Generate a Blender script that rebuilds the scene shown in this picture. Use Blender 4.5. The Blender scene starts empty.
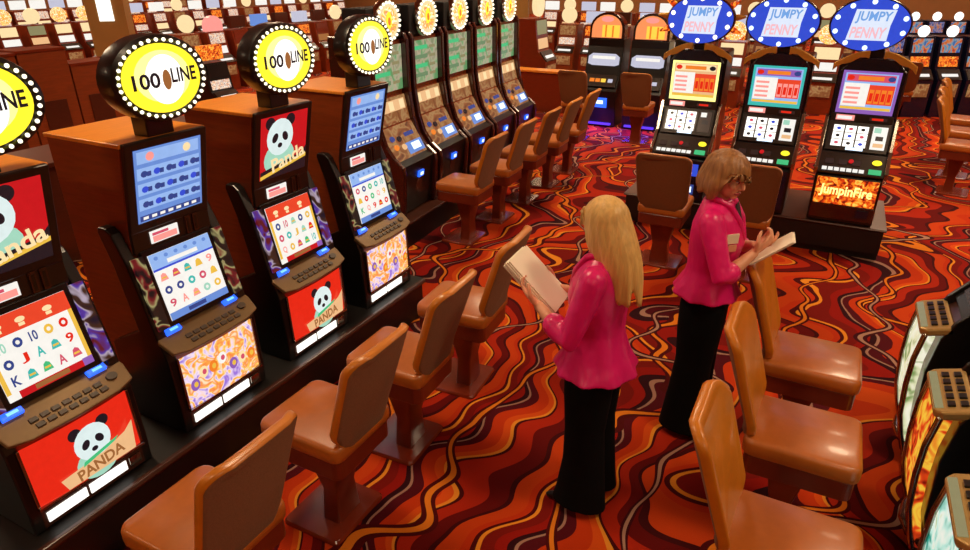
import bpy, math, random
from mathutils import Vector, Matrix
random.seed(7)
PI = math.pi
SC = bpy.context.scene
COL = SC.collection

# ------------------------------------------------------------------ materials
def lin(c):
    r = []
    for v in c:
        v = v / 255.0
        r.append(v / 12.92 if v <= 0.04045 else ((v + 0.055) / 1.055) ** 2.4)
    return (r[0], r[1], r[2], 1.0)

MATS = {}

def new_mat(name):
    m = bpy.data.materials.new(name)
    m.use_nodes = True
    nt = m.node_tree
    return m, nt, nt.nodes['Principled BSDF']

def add_coords(nt, scale=(1, 1, 1)):
    tc = nt.nodes.new('ShaderNodeTexCoord')
    mp = nt.nodes.new('ShaderNodeMapping')
    mp.inputs['Scale'].default_value = scale
    nt.links.new(tc.outputs['Object'], mp.inputs['Vector'])
    return mp.outputs['Vector']

def mat(name, rgb, rough=0.5, metal=0.0, var=0.12, scale=12.0, stretch=(1, 1, 1), bump=0.0, rgb2=None, coat=0.0, spec=0.5, sheen=0.0):
    """principled surface whose colour is mottled by a noise texture"""
    m, nt, b = new_mat(name)
    v = add_coords(nt, stretch)
    n = nt.nodes.new('ShaderNodeTexNoise')
    n.inputs['Scale'].default_value = scale
    n.inputs['Detail'].default_value = 3
    nt.links.new(v, n.inputs['Vector'])
    mix = nt.nodes.new('ShaderNodeMix')
    mix.data_type = 'RGBA'
    c = lin(rgb)
    mix.inputs[6].default_value = tuple(x * (1 - var) for x in c[:3]) + (1,)
    mix.inputs[7].default_value = lin(rgb2) if rgb2 else tuple(min(1, x * (1 + var)) for x in c[:3]) + (1,)
    nt.links.new(n.outputs['Fac'], mix.inputs[0])
    nt.links.new(mix.outputs[2], b.inputs['Base Color'])
    b.inputs['Roughness'].default_value = rough
    b.inputs['Metallic'].default_value = metal
    b.inputs['Specular IOR Level'].default_value = spec
    b.inputs['Coat Weight'].default_value = coat
    b.inputs['Coat Roughness'].default_value = 0.12
    b.inputs['Sheen Weight'].default_value = sheen
    if bump:
        bp = nt.nodes.new('ShaderNodeBump')
        bp.inputs['Strength'].default_value = bump
        bp.inputs['Distance'].default_value = 0.01
        nt.links.new(n.outputs['Fac'], bp.inputs['Height'])
        nt.links.new(bp.outputs['Normal'], b.inputs['Normal'])
    MATS[name] = m
    return m

def lit(name, rgb, strength=1.0, rough=0.25):
    """a lamp-lit panel, screen colour or bulb"""
    m, nt, b = new_mat(name)
    v = add_coords(nt)
    n = nt.nodes.new('ShaderNodeTexNoise')
    n.inputs['Scale'].default_value = 30
    nt.links.new(v, n.inputs['Vector'])
    mr = nt.nodes.new('ShaderNodeMapRange')
    mr.inputs['To Min'].default_value = strength * 0.92
    mr.inputs['To Max'].default_value = strength * 1.08
    nt.links.new(n.outputs['Fac'], mr.inputs['Value'])
    nt.links.new(mr.outputs['Result'], b.inputs['Emission Strength'])
    b.inputs['Base Color'].default_value = (0.01, 0.01, 0.012, 1)
    b.inputs['Emission Color'].default_value = lin(rgb)
    b.inputs['Roughness'].default_value = rough
    MATS[name] = m
    return m

def mosaic(name, stops, strength=1.0, scale=14.0, rough=0.3):
    """glowing irregular coloured patches, for backlit glass prints and painted reflections"""
    m, nt, b = new_mat(name)
    v = add_coords(nt)
    n = nt.nodes.new('ShaderNodeTexNoise')
    n.inputs['Scale'].default_value = scale
    n.inputs['Detail'].default_value = 1.5
    n.inputs['Distortion'].default_value = 1.2
    nt.links.new(v, n.inputs['Vector'])
    r = nt.nodes.new('ShaderNodeValToRGB')
    el = r.color_ramp.elements
    while len(el) < len(stops):
        el.new(0.5)
    for e, (p, c) in zip(el, stops):
        e.position = p
        e.color = lin(c)
    nt.links.new(n.outputs['Fac'], r.inputs['Fac'])
    nt.links.new(r.outputs['Color'], b.inputs['Emission Color'])
    b.inputs['Emission Strength'].default_value = strength
    b.inputs['Base Color'].default_value = (0.02, 0.02, 0.02, 1)
    b.inputs['Roughness'].default_value = rough
    MATS[name] = m
    return m

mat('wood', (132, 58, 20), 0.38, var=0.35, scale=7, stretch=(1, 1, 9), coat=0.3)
mat('wood_lit_top', (236, 148, 50), 0.35, var=0.2, scale=7, stretch=(1, 9, 1), coat=0.3)  # lit copy of the wood: overhead light put into the top colour
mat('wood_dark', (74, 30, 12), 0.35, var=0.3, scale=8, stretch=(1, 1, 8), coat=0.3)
mat('wood_red', (120, 42, 14), 0.3, var=0.25, scale=9, stretch=(1, 1, 6), coat=0.4)
mat('bezel', (40, 26, 18), 0.35, var=0.2)
mat('black', (14, 12, 12), 0.3, var=0.2, coat=0.2)
mat('soft_black', (14, 13, 14), 0.7, var=0.2)
mat('plinth_black', (17, 13, 12), 0.45, var=0.25)
mat('trim_brown', (66, 30, 16), 0.35, var=0.25, coat=0.3)
mat('deck_metal', (124, 98, 62), 0.42, metal=0.35, var=0.1, scale=40)
mat('deck_gold', (176, 142, 84), 0.35, metal=0.4, var=0.12, scale=40)
mat('button_grey', (74, 62, 48), 0.4, var=0.1)
mat('chrome', (170, 165, 155), 0.16, metal=1.0, var=0.08)
mat('gold', (232, 176, 76), 0.3, metal=0.35, var=0.15)
mat('navy', (16, 18, 44), 0.25, var=0.2, coat=0.4)
mat('cheek_red', (58, 20, 14), 0.2, var=0.2, coat=0.6)
mat('leather', (194, 114, 22), 0.36, var=0.14, scale=26, bump=0.05, coat=0.15)
mat('leather_seat', (172, 94, 32), 0.34, var=0.12, scale=26, bump=0.05, coat=0.2)
mat('fabric', (134, 96, 66), 0.9, var=0.25, scale=160, bump=0.15)
mat('fabric_plain', (118, 68, 28), 0.75, var=0.12, scale=60)
mat('post', (104, 36, 18), 0.3, var=0.25, scale=10, coat=0.4)
mat('plate', (116, 40, 18), 0.22, var=0.2, scale=8, coat=0.6)
mat('wall_paint', (150, 104, 58), 0.7, var=0.15, scale=2)
mat('ceiling_paint', (196, 160, 112), 0.8, var=0.08, scale=2)
mat('column_paint', (150, 112, 52), 0.6, var=0.15, scale=3)
mat('skin', (222, 158, 122), 0.48, var=0.07, scale=18)
mat('jacket', (222, 24, 112), 0.34, var=0.2, scale=5.5, bump=0.7, sheen=0.0, stretch=(1, 1, 0.6))
mat('trousers', (7, 7, 9), 0.9, var=0.3, scale=14, spec=0.15)
mat('shirt', (20, 16, 18), 0.7, var=0.2)
mat('shoe', (12, 10, 10), 0.3, var=0.2)
mat('hair_blonde', (222, 178, 104), 0.42, var=0.32, scale=30, stretch=(2.2, 2.2, 0.16), bump=0.5)
mat('hair_brown', (112, 62, 30), 0.4, rgb2=(196, 138, 80), var=0.4, scale=32, stretch=(2.2, 2.2, 0.2), bump=0.5)
mat('paper', (246, 236, 214), 0.8, var=0.03)
mat('eye_white', (196, 186, 176), 0.3, var=0.02)
mat('iris', (52, 34, 22), 0.25, var=0.1)
mat('lips', (176, 66, 70), 0.4, var=0.08)
mat('brow', (96, 58, 34), 0.7, var=0.1)
mat('badge', (240, 226, 196), 0.5, var=0.03)

for n_, c_, s_ in (('e_white', (255, 250, 240), 1.6), ('e_soft', (250, 246, 238), 1.0), ('e_cream', (255, 226, 170), 1.0),
                   ('e_red', (206, 22, 30), 0.95), ('e_hot', (232, 40, 20), 1.0), ('e_header', (236, 70, 40), 1.0),
                   ('e_blue', (110, 150, 225), 0.9), ('e_sky', (150, 185, 240), 1.0), ('e_deep', (50, 80, 215), 0.95),
                   ('e_navy', (54, 76, 150), 0.8), ('e_yellow', (255, 232, 48), 1.35), ('e_lemon', (255, 244, 140), 1.5),
                   ('e_gold', (240, 190, 70), 1.0), ('e_green', (70, 200, 130), 0.9), ('e_teal', (60, 196, 186), 0.9),
                   ('e_pink', (246, 150, 140), 1.1), ('e_rose', (226, 84, 110), 0.9), ('e_purple', (150, 100, 190), 0.9),
                   ('e_orange', (245, 130, 40), 1.0), ('e_bulb', (255, 244, 214), 2.0), ('e_bluelamp', (40, 96, 255), 1.8),
                   ('e_cyan', (120, 200, 255), 1.5), ('e_ice', (206, 230, 255), 2.0), ('e_glass', (138, 178, 130), 0.55), ('e_olive', (176, 168, 120), 0.6),
                   ('e_peach', (250, 196, 140), 0.9), ('e_dim', (66, 44, 40), 0.5), ('e_ink', (40, 34, 44), 0.5), ('e_brown', (176, 112, 60), 0.8), ('e_panda', (224, 240, 238), 1.0),
                   ('e_mint', (170, 226, 200), 0.9), ('e_arch', (255, 150, 90), 1.0), ('e_flame', (255, 200, 70), 1.2), ('e_silver', (206, 206, 226), 0.9), ('e_violet', (86, 50, 220), 1.6), ('e_lake', (120, 170, 235), 0.95), ('e_pale', (226, 236, 255), 1.0), ('e_blush', (250, 190, 200), 1.0)):
    lit(n_, c_, s_)
mosaic('m_floral', [(0.3, (150, 110, 210)), (0.42, (236, 214, 236)), (0.5, (255, 200, 90)), (0.58, (240, 130, 60)), (0.7, (246, 220, 180))], 1.1, 16)
mosaic('m_reflection', [(0.3, (14, 12, 40)), (0.45, (70, 40, 24)), (0.52, (210, 190, 210)), (0.57, (90, 60, 180)), (0.66, (110, 24, 34))], 0.7, 8)  # reflections in the side glass, painted as glowing patches
mosaic('m_reflection_warm', [(0.3, (16, 10, 14)), (0.47, (40, 26, 22)), (0.53, (190, 180, 120)), (0.6, (130, 26, 34)), (0.68, (20, 14, 20))], 0.7, 8)  # warmer painted reflections for the blue screened machines
mosaic('m_fire', [(0.32, (90, 10, 8)), (0.45, (220, 60, 10)), (0.56, (255, 140, 30)), (0.7, (255, 210, 90))], 1.1, 22)
mosaic('m_jungle', [(0.32, (150, 84, 44)), (0.44, (176, 112, 62)), (0.52, (206, 156, 100)), (0.6, (176, 100, 56)), (0.7, (124, 70, 42))], 0.62, 7)
mosaic('m_paytable', [(0.36, (110, 170, 110)), (0.47, (176, 196, 150)), (0.55, (206, 190, 160)), (0.66, (150, 160, 120))], 0.7, 8)
mosaic('m_white_green', [(0.34, (120, 150, 80)), (0.46, (226, 226, 180)), (0.6, (255, 250, 226)), (0.7, (150, 160, 90))], 0.9, 8)
mosaic('m_amber', [(0.34, (130, 20, 8)), (0.45, (230, 70, 20)), (0.56, (250, 200, 60)), (0.7, (236, 120, 30))], 0.9, 9)
mosaic('m_aqua', [(0.34, (30, 150, 130)), (0.46, (190, 236, 220)), (0.58, (250, 250, 236)), (0.7, (120, 170, 70))], 0.9, 9)
mosaic('m_reels', [(0.36, (150, 110, 110)), (0.46, (246, 236, 226)), (0.55, (255, 210, 160)), (0.66, (190, 90, 70))], 1.0, 24)
mosaic('m_blue_reels', [(0.36, (60, 50, 110)), (0.46, (110, 130, 190)), (0.55, (220, 150, 100)), (0.66, (190, 80, 60))], 0.7, 9)
mosaic('m_topper', [(0.36, (255, 246, 226)), (0.47, (255, 214, 90)), (0.55, (240, 130, 50)), (0.66, (255, 240, 200))], 1.2, 13)
mosaic('m_rainbow', [(0.34, (60, 60, 160)), (0.44, (90, 160, 190)), (0.54, (230, 130, 60)), (0.64, (190, 50, 50))], 0.8, 7)

for n_ in MATS['jacket'].node_tree.nodes:
    if n_.type == 'BUMP':
        n_.inputs['Distance'].default_value = 0.04

def carpet():
    m, nt, b = new_mat('carpet_waves')
    N, L = nt.nodes, nt.links
    tc = N.new('ShaderNodeTexCoord')
    sep = N.new('ShaderNodeSeparateXYZ')
    L.new(tc.outputs['Object'], sep.inputs[0])

    def noise(sx, sy, off, detail=1.0):
        mp = N.new('ShaderNodeMapping')
        mp.inputs['Scale'].default_value = (sx, sy, 1)
        mp.inputs['Location'].default_value = (off, off * 1.7, 0)
        L.new(tc.outputs['Object'], mp.inputs['Vector'])
        n = N.new('ShaderNodeTexNoise')
        n.inputs['Scale'].default_value = 1.0
        n.inputs['Detail'].default_value = detail
        L.new(mp.outputs['Vector'], n.inputs['Vector'])
        return n.outputs['Fac']

    def mth(op, a, c):
        x = N.new('ShaderNodeMath')
        x.operation = op
        for i, q in enumerate((a, c)):
            if q is None:
                continue
            if isinstance(q, (int, float)):
                x.inputs[i].default_value = q
            else:
                L.new(q, x.inputs[i])
        return x.outputs[0]

    def field(freq, warp, off, wig):
        big = mth('MULTIPLY', noise(0.75, 0.75, off, 0.0), warp)
        small = mth('MULTIPLY', noise(1.4, 2.7, off + 5, 0.0), wig)
        s = mth('ADD', mth('MULTIPLY', sep.outputs[0], freq), mth('ADD', big, small))
        return s

    s = field(0.95, 1.9, 3.0, 0.62)
    fr = mth('FRACT', s, None)
    ramp = N.new('ShaderNodeValToRGB')
    ramp.color_ramp.interpolation = 'CONSTANT'
    stops = [(0.0, (158, 34, 12)), (0.10, (92, 10, 8)), (0.20, (60, 8, 10)), (0.235, (182, 58, 14)), (0.36, (176, 46, 12)), (0.42, (70, 8, 8)),
             (0.455, (214, 128, 34)), (0.485, (110, 16, 8)), (0.58, (134, 18, 8)), (0.66, (44, 8, 14)), (0.70, (150, 108, 92)), (0.722, (74, 10, 18)), (0.80, (178, 50, 12)), (0.90, (196, 72, 18)), (0.955, (212, 130, 38)), (0.98, (64, 8, 8))]
    el = ramp.color_ramp.elements
    while len(el) < len(stops):
        el.new(0.5)
    for e, (p, c) in zip(el, stops):
        e.position = p
        e.color = lin(c)
    L.new(fr, ramp.inputs['Fac'])
    col = ramp.outputs['Color']

    def line(s, width, rgb, col):
        d = mth('ABSOLUTE', mth('SUBTRACT', mth('FRACT', s, None), 0.5), None)
        f = mth('LESS_THAN', d, width)
        mx = N.new('ShaderNodeMix')
        mx.data_type = 'RGBA'
        L.new(f, mx.inputs[0])
        L.new(col, mx.inputs[6])
        mx.inputs[7].default_value = lin(rgb)
        return mx.outputs[2]

    s2 = field(1.1, 1.9, 17.0, 0.66)
    col = line(s2, 0.05, (70, 8, 8), col)
    col = line(s2, 0.02, (206, 112, 26), col)
    s3 = field(0.8, 1.5, 31.0, 0.5)
    col = line(s3, 0.03, (58, 8, 14), col)
    col = line(s3, 0.011, (158, 116, 96), col)
    # pile grain
    n = N.new('ShaderNodeTexNoise')
    n.inputs['Scale'].default_value = 220
    L.new(tc.outputs['Object'], n.inputs['Vector'])
    mr = N.new('ShaderNodeMapRange')
    mr.inputs['To Min'].default_value = 0.8
    mr.inputs['To Max'].default_value = 1.15
    L.new(n.outputs['Fac'], mr.inputs['Value'])
    vm = N.new('ShaderNodeVectorMath')
    vm.operation = 'SCALE'
    L.new(col, vm.inputs[0])
    L.new(mr.outputs['Result'], vm.inputs['Scale'])
    L.new(vm.outputs[0], b.inputs['Base Color'])
    b.inputs['Roughness'].default_value = 0.95
    b.inputs['Specular IOR Level'].default_value = 0.1
    MATS['carpet'] = m
carpet()

# ------------------------------------------------------------------ mesh builder
TEXT_CACHE = {}

def text_mesh(s):
    if s in TEXT_CACHE:
        return TEXT_CACHE[s]
    cu = bpy.data.curves.new('lettering', 'FONT')
    cu.body = s
    cu.align_x = 'LEFT'
    cu.resolution_u = 3
    cu.offset = 0.026
    o = bpy.data.objects.new('lettering', cu)
    COL.objects.link(o)
    dg = bpy.context.evaluated_depsgraph_get()
    me = bpy.data.meshes.new_from_object(o.evaluated_get(dg))
    vs = [(v.co.x, v.co.y) for v in me.vertices]
    fs = [tuple(p.vertices) for p in me.polygons]
    bpy.data.objects.remove(o)
    bpy.data.curves.remove(cu)
    bpy.data.meshes.remove(me)
    x0 = min(v[0] for v in vs); x1 = max(v[0] for v in vs)
    y0 = min(v[1] for v in vs); y1 = max(v[1] for v in vs)
    vs = [((x - x0) / (x1 - x0) - 0.5, (y - y0) / (y1 - y0) - 0.5) for x, y in vs]
    TEXT_CACHE[s] = (vs, fs)
    return TEXT_CACHE[s]

class Frame:
    """a flat working plane on a thing: a to the viewer's right, b up the plane, c out of it"""
    def __init__(self, d0, z0, d1, z1, x=0.0):
        self.o = Vector((x, -(d0 + d1) / 2, (z0 + z1) / 2))
        self.u = Vector((1, 0, 0))
        self.v = Vector((0, -(d1 - d0), z1 - z0))
        self.h = self.v.length
        self.v.normalize()
        self.n = self.u.cross(self.v)
    def pt(self, a, b, c=0.0):
        return self.o + self.u * a + self.v * b + self.n * c

class MB:
    def __init__(self):
        self.v, self.f, self.fm, self.mats = [], [], [], []
    def mi(self, name):
        if name not in self.mats:
            self.mats.append(name)
        return self.mats.index(name)
    def add(self, vs, fs, m):
        k = len(self.v)
        self.v += [tuple(p) for p in vs]
        i = self.mi(m)
        for f in fs:
            self.f.append(tuple(k + j for j in f))
            self.fm.append(i)
        return self
    def hexa(self, p, m):
        return self.add(p, [(3, 2, 1, 0), (4, 5, 6, 7), (0, 1, 5, 4), (1, 2, 6, 5), (2, 3, 7, 6), (3, 0, 4, 7)], m)
    def box(self, x0, x1, y0, y1, z0, z1, m):
        return self.hexa([(x0, y0, z0), (x1, y0, z0), (x1, y1, z0), (x0, y1, z0), (x0, y0, z1), (x1, y0, z1), (x1, y1, z1), (x0, y1, z1)], m)
    def prism(self, prof, x0, x1, m):
        """profile of (d, z) points, d forward, extruded across x"""
        n = len(prof)
        vs = [(x0, -d, z) for d, z in prof] + [(x1, -d, z) for d, z in prof]
        fs = [tuple(range(n)), tuple(range(2 * n - 1, n - 1, -1))]
        for i in range(n):
            j = (i + 1) % n
            fs.append((i, i + n, j + n, j))
        return self.add(vs, fs, m)
    def plan(self, pts, z0, z1, m):
        n = len(pts)
        vs = [(x, y, z0) for x, y in pts] + [(x, y, z1) for x, y in pts]
        fs = [tuple(range(n - 1, -1, -1)), tuple(range(n, 2 * n))]
        for i in range(n):
            j = (i + 1) % n
            fs.append((i, j, j + n, i + n))
        return self.add(vs, fs, m)
    def fplate(self, F, pts, c0, c1, m):
        n = len(pts)
        vs = [F.pt(a, b, c0) for a, b in pts] + [F.pt(a, b, c1) for a, b in pts]
        fs = [tuple(range(n - 1, -1, -1)), tuple(range(n, 2 * n))]
        for i in range(n):
            j = (i + 1) % n
            fs.append((i, j, j + n, i + n))
        return self.add(vs, fs, m)
    def fbox(self, F, a0, a1, b0, b1, c0, c1, m):
        return self.fplate(F, [(a0, b0), (a1, b0), (a1, b1), (a0, b1)], c0, c1, m)
    def fquad(self, F, a0, a1, b0, b1, c, m):
        return self.add([F.pt(a0, b0, c), F.pt(a1, b0, c), F.pt(a1, b1, c), F.pt(a0, b1, c)], [(0, 1, 2, 3)], m)
    def fpoly(self, F, pts, c, m):
        return self.add([F.pt(a, b, c) for a, b in pts], [tuple(range(len(pts)))], m)
    def fdisc(self, F, a, b, ra, rb, c, m, n=20, rot=0.0):
        pts = []
        for i in range(n):
            t = 2 * PI * i / n
            x, y = ra * math.cos(t), rb * math.sin(t)
            pts.append((a + x * math.cos(rot) - y * math.sin(rot), b + x * math.sin(rot) + y * math.cos(rot)))
        return self.fpoly(F, pts, c, m)
    def ftext(self, F, s, a, b, w, h, c, m, tilt=0.0, skew=0.0):
        vs, fs = text_mesh(s)
        out = []
        for x, y in vs:
            x, y = x * w + y * h * skew, y * h
            out.append(F.pt(a + x * math.cos(tilt) - y * math.sin(tilt), b + x * math.sin(tilt) + y * math.cos(tilt), c))
        return self.add(out, fs, m)
    def oval(self, F, a, b, rings, m, n=40):
        """rings of (ra, rb, c): a turned oval solid, closed at both ends"""
        vs, fs = [], []
        for ra, rb, c in rings:
            for i in range(n):
                t = 2 * PI * i / n
                vs.append(F.pt(a + ra * math.cos(t), b + rb * math.sin(t), c))
        R = len(rings)
        for r in range(R - 1):
            for i in range(n):
                j = (i + 1) % n
                fs.append((r * n + i, r * n + j, (r + 1) * n + j, (r + 1) * n + i))
        fs.append(tuple(range(n - 1, -1, -1)))
        fs.append(tuple(range((R - 1) * n, R * n)))
        return self.add(vs, fs, m)
    def loft(self, rings, m, closed_ends=True):
        n = len(rings[0])
        vs, fs = [], []
        for r in rings:
            vs += r
        for k in range(len(rings) - 1):
            for i in range(n):
                j = (i + 1) % n
                fs.append((k * n + i, k * n + j, (k + 1) * n + j, (k + 1) * n + i))
        if closed_ends:
            fs.append(tuple(range(n - 1, -1, -1)))
            fs.append(tuple(range((len(rings) - 1) * n, len(rings) * n)))
        return self.add(vs, fs, m)
    def chain(self, pts, rad, m, seg=14):
        """round tapering tube with domed ends"""
        P = [Vector(p) for p in pts]
        P2, R2 = [], []
        d0 = (P[1] - P[0]).normalized(); d1 = (P[-1] - P[-2]).normalized()
        for t in (0.97, 0.75, 0.4):
            P2.append(P[0] - d0 * rad[0] * t); R2.append(rad[0] * math.sqrt(1 - t * t))
        P2 += P; R2 += list(rad)
        for t in (0.4, 0.75, 0.97):
            P2.append(P[-1] + d1 * rad[-1] * t); R2.append(rad[-1] * math.sqrt(1 - t * t))
        side = d0.orthogonal().normalized()
        rings = []
        for i, p in enumerate(P2):
            if i == 0: t = d0
            elif i == len(P2) - 1: t = d1
            else: t = (P2[i + 1] - P2[i - 1]).normalized()
            side = (side - t * side.dot(t)).normalized()
            up = t.cross(side)
            rings.append([p + (side * math.cos(2 * PI * k / seg) + up * math.sin(2 * PI * k / seg)) * R2[i] for k in range(seg)])
        return self.loft(rings, m)
    def ball(self, c, r, m, n=18, k=12, M=None):
        rings = []
        for i in range(k + 1):
            ph = PI * (0.02 + 0.96 * i / k)
            ring = []
            for j in range(n):
                t = 2 * PI * j / n
                p = Vector((r[0] * math.sin(ph) * math.cos(t), r[1] * math.sin(ph) * math.sin(t), -r[2] * math.cos(ph)))
                if M is not None: p = M @ p
                ring.append(p + Vector(c))
            rings.append(ring)
        return self.loft(rings, m)
    def xform(self, M):
        self.v = [tuple(M @ Vector(p)) for p in self.v]
        return self
    def build(self, name, parent=None, bevel=0.0, smooth=None, remesh=0.0, smooth_it=0):
        me = bpy.data.meshes.new(name)
        me.from_pydata(self.v, [], self.f)
        for m in self.mats:
            me.materials.append(MATS[m])
        me.polygons.foreach_set('material_index', self.fm)
        me.update()
        o = bpy.data.objects.new(name, me)
        COL.objects.link(o)
        if parent is not None:
            o.parent = parent
        if smooth is not None:
            me.polygons.foreach_set('use_smooth', [True] * len(me.polygons))
            if smooth < 180:
                me.set_sharp_from_angle(angle=math.radians(smooth))
        if bevel:
            md = o.modifiers.new('bevel', 'BEVEL')
            md.width = bevel
            md.segments = 2
            md.limit_method = 'ANGLE'
            md.angle_limit = math.radians(40)
        if remesh:
            md = o.modifiers.new('skin', 'REMESH')
            md.mode = 'VOXEL'
            md.voxel_size = remesh
            md.use_smooth_shade = True
        if smooth_it:
            md = o.modifiers.new('relax', 'SMOOTH')
            md.factor = 0.5
            md.iterations = smooth_it
        return o

def thing(name, label, cat, loc=(0, 0, 0), rz=0.0, group=None):
    o = bpy.data.objects.new(name, None)
    o.empty_display_size = 0.2
    COL.objects.link(o)
    o.location = loc
    o.rotation_euler = (0, 0, math.radians(rz))
    tag(o, label, cat, group)
    return o

def tag(o, label, cat, group=None):
    o['label'] = label
    o['category'] = cat
    if group:
        o['group'] = group
    return o

def struct(o):
    o['kind'] = 'structure'
    return o

def copy_tree(o, parent=None):
    c = o.copy()
    COL.objects.link(c)
    if parent is not None:
        c.parent = parent
    for ch in list(o.children):
        copy_tree(ch, c)
    return c

ORD = ['first', 'second', 'third', 'fourth', 'fifth', 'sixth', 'seventh', 'eighth', 'ninth', 'tenth', 'eleventh', 'twelfth',
       'thirteenth', 'fourteenth', 'fifteenth', 'sixteenth', 'seventeenth', 'eighteenth', 'nineteenth', 'twentieth']

# ------------------------------------------------------------------ room
X0, X1, Y0, Y1, HC = -32.0, 9.0, -5.0, 40.0, 4.6
struct(MB().box(X0, X1, Y0, Y1, -0.1, 0.0, 'carpet').build('floor'))
struct(MB().box(X0, X1, Y0, Y1, HC, HC + 0.1, 'ceiling_paint').build('ceiling'))
struct(MB().box(X0 - 0.1, X0, Y0, Y1, 0, HC, 'wall_paint').build('wall_left'))
struct(MB().box(X1, X1 + 0.1, Y0, Y1, 0, HC, 'wall_paint').build('wall_right'))
struct(MB().box(X0, X1, Y1, Y1 + 0.1, 0, HC, 'wall_paint').build('wall_back'))
struct(MB().box(X0, X1, Y0 - 0.1, Y0, 0, HC, 'wall_paint').build('wall_front'))

def lamp(x, y, z, power, size, rgb=(255, 226, 186), spread=150):
    l = bpy.data.lights.new('area_lamp', 'AREA')
    l.shape = 'DISK'
    l.size = size
    l.energy = power
    l.color = lin(rgb)[:3]
    l.spread = math.radians(spread)
    o = bpy.data.objects.new('area_lamp', l)
    COL.objects.link(o)
    o.location = (x, y, z)
    return o

for ix in range(9):
    for iy in range(9):
        x = -28.5 + ix * 4.3
        y = -2.6 + iy * 5.0
        lamp(x, y, HC - 0.03, 60 if iy < 2 else 96, 0.9)

# ------------------------------------------------------------------ panel artwork (prints on lit glass)
def panda(mb, F, a, b, s, c):
    """a plain black and white panda seated behind a leafy branch"""
    mb.fdisc(F, a, b - 0.36 * s, 0.40 * s, 0.34 * s, c, 'e_mint')
    mb.fdisc(F, a - 0.26 * s, b + 0.36 * s, 0.12 * s, 0.12 * s, c + 0.0004, 'e_ink')
    mb.fdisc(F, a + 0.26 * s, b + 0.36 * s, 0.12 * s, 0.12 * s, c + 0.0004, 'e_ink')
    mb.fdisc(F, a, b + 0.06 * s, 0.34 * s, 0.36 * s, c + 0.0008, 'e_panda')
    mb.fdisc(F, a - 0.13 * s, b + 0.06 * s, 0.07 * s, 0.10 * s, c + 0.0012, 'e_ink', rot=-0.5)
    mb.fdisc(F, a + 0.13 * s, b + 0.06 * s, 0.07 * s, 0.10 * s, c + 0.0012, 'e_ink', rot=0.5)
    mb.fdisc(F, a, b - 0.10 * s, 0.06 * s, 0.05 * s, c + 0.0012, 'e_ink')
    return mb

def reel_grid(mb, F, a0, a1, b0, b1, c, cols=5, rows=3, seed=0):
    rnd = random.Random(seed)
    w = (a1 - a0) / cols
    h = (b1 - b0) / rows
    for i in range(cols):
        mb.fquad(F, a0 + i * w + w * 0.03, a0 + (i + 1) * w - w * 0.03, b0, b1, c, 'e_soft')
        for j in range(rows):
            ca, cb = a0 + (i + 0.5) * w, b0 + (j + 0.5) * h
            k = rnd.random()
            m = rnd.choice(['e_green', 'e_rose', 'e_hot', 'e_teal', 'e_pink', 'e_navy', 'e_gold', 'e_mint'])
            if k < 0.4:
                mb.fdisc(F, ca, cb, w * 0.30, h * 0.30, c + 0.0006, m, 12)
                mb.fdisc(F, ca, cb, w * 0.13, h * 0.13, c + 0.0010, 'e_soft', 10)
            elif k < 0.7:
                mb.ftext(F, rnd.choice(['A', 'K', 'Q', 'J', '9', '10']), ca, cb, w * 0.5, h * 0.6, c + 0.0006, m)
            else:
                mb.fpoly(F, [(ca - w * .32, cb - h * .25), (ca + w * .32, cb - h * .25), (ca + w * .2, cb + h * .2), (ca, cb + h * .32), (ca - w * .2, cb + h * .2)], c + 0.0006, m)
                mb.fquad(F, ca - w * .2, ca + w * .2, cb - h * .1, cb + h * .02, c + 0.0010, 'e_gold')

def pay_table(mb, F, w, h, c):
    mb.fquad(F, -w, w, -h, h, c, 'e_blue')
    mb.fquad(F, -w * .92, w * .92, h * .62, h * .94, c + .0005, 'e_sky')
    mb.fdisc(F, -w * .55, h * .78, w * .12, h * .12, c + .001, 'e_pink', 12)
    mb.fdisc(F, w * .55, h * .78, w * .12, h * .12, c + .001, 'e_cream', 12)
    for j, bb in enumerate((0.34, -0.08, -0.5)):
        mb.fquad(F, -w * .94, w * .94, h * (bb - .15), h * (bb + .17), c + .0005, 'e_sky')
        for i in range(5):
            a = -w * .74 + i * w * .37
            mb.fdisc(F, a, h * bb, w * .10, h * .09, c + .001, ('e_navy', 'e_deep')[(i + j) % 2], 10)
            mb.fquad(F, a + w * .08, a + w * .2, h * (bb - .08), h * (bb + .05), c + .001, 'e_navy')
    mb.fquad(F, -w * .94, w * .94, -h * .96, -h * .8, c + .0005, 'e_navy')
    for i in range(7):
        mb.fquad(F, -w * .85 + i * w * .25, -w * .7 + i * w * .25, -h * .92, -h * .84, c + .001, 'e_soft')

# ------------------------------------------------------------------ bulbs share one mesh per size
BULB = {}
def bulb(parent, p, r, m='e_bulb', name='bulb'):
    key = (round(r, 4), m)
    if key not in BULB:
        o = MB().ball((0, 0, 0), (r, r, r), m, 8, 5).build(name, parent, smooth=180)
        BULB[key] = o.data
    else:
        o = bpy.data.objects.new(name, BULB[key])
        COL.objects.link(o)
        o.parent = parent
    o.location = p
    return o

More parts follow.
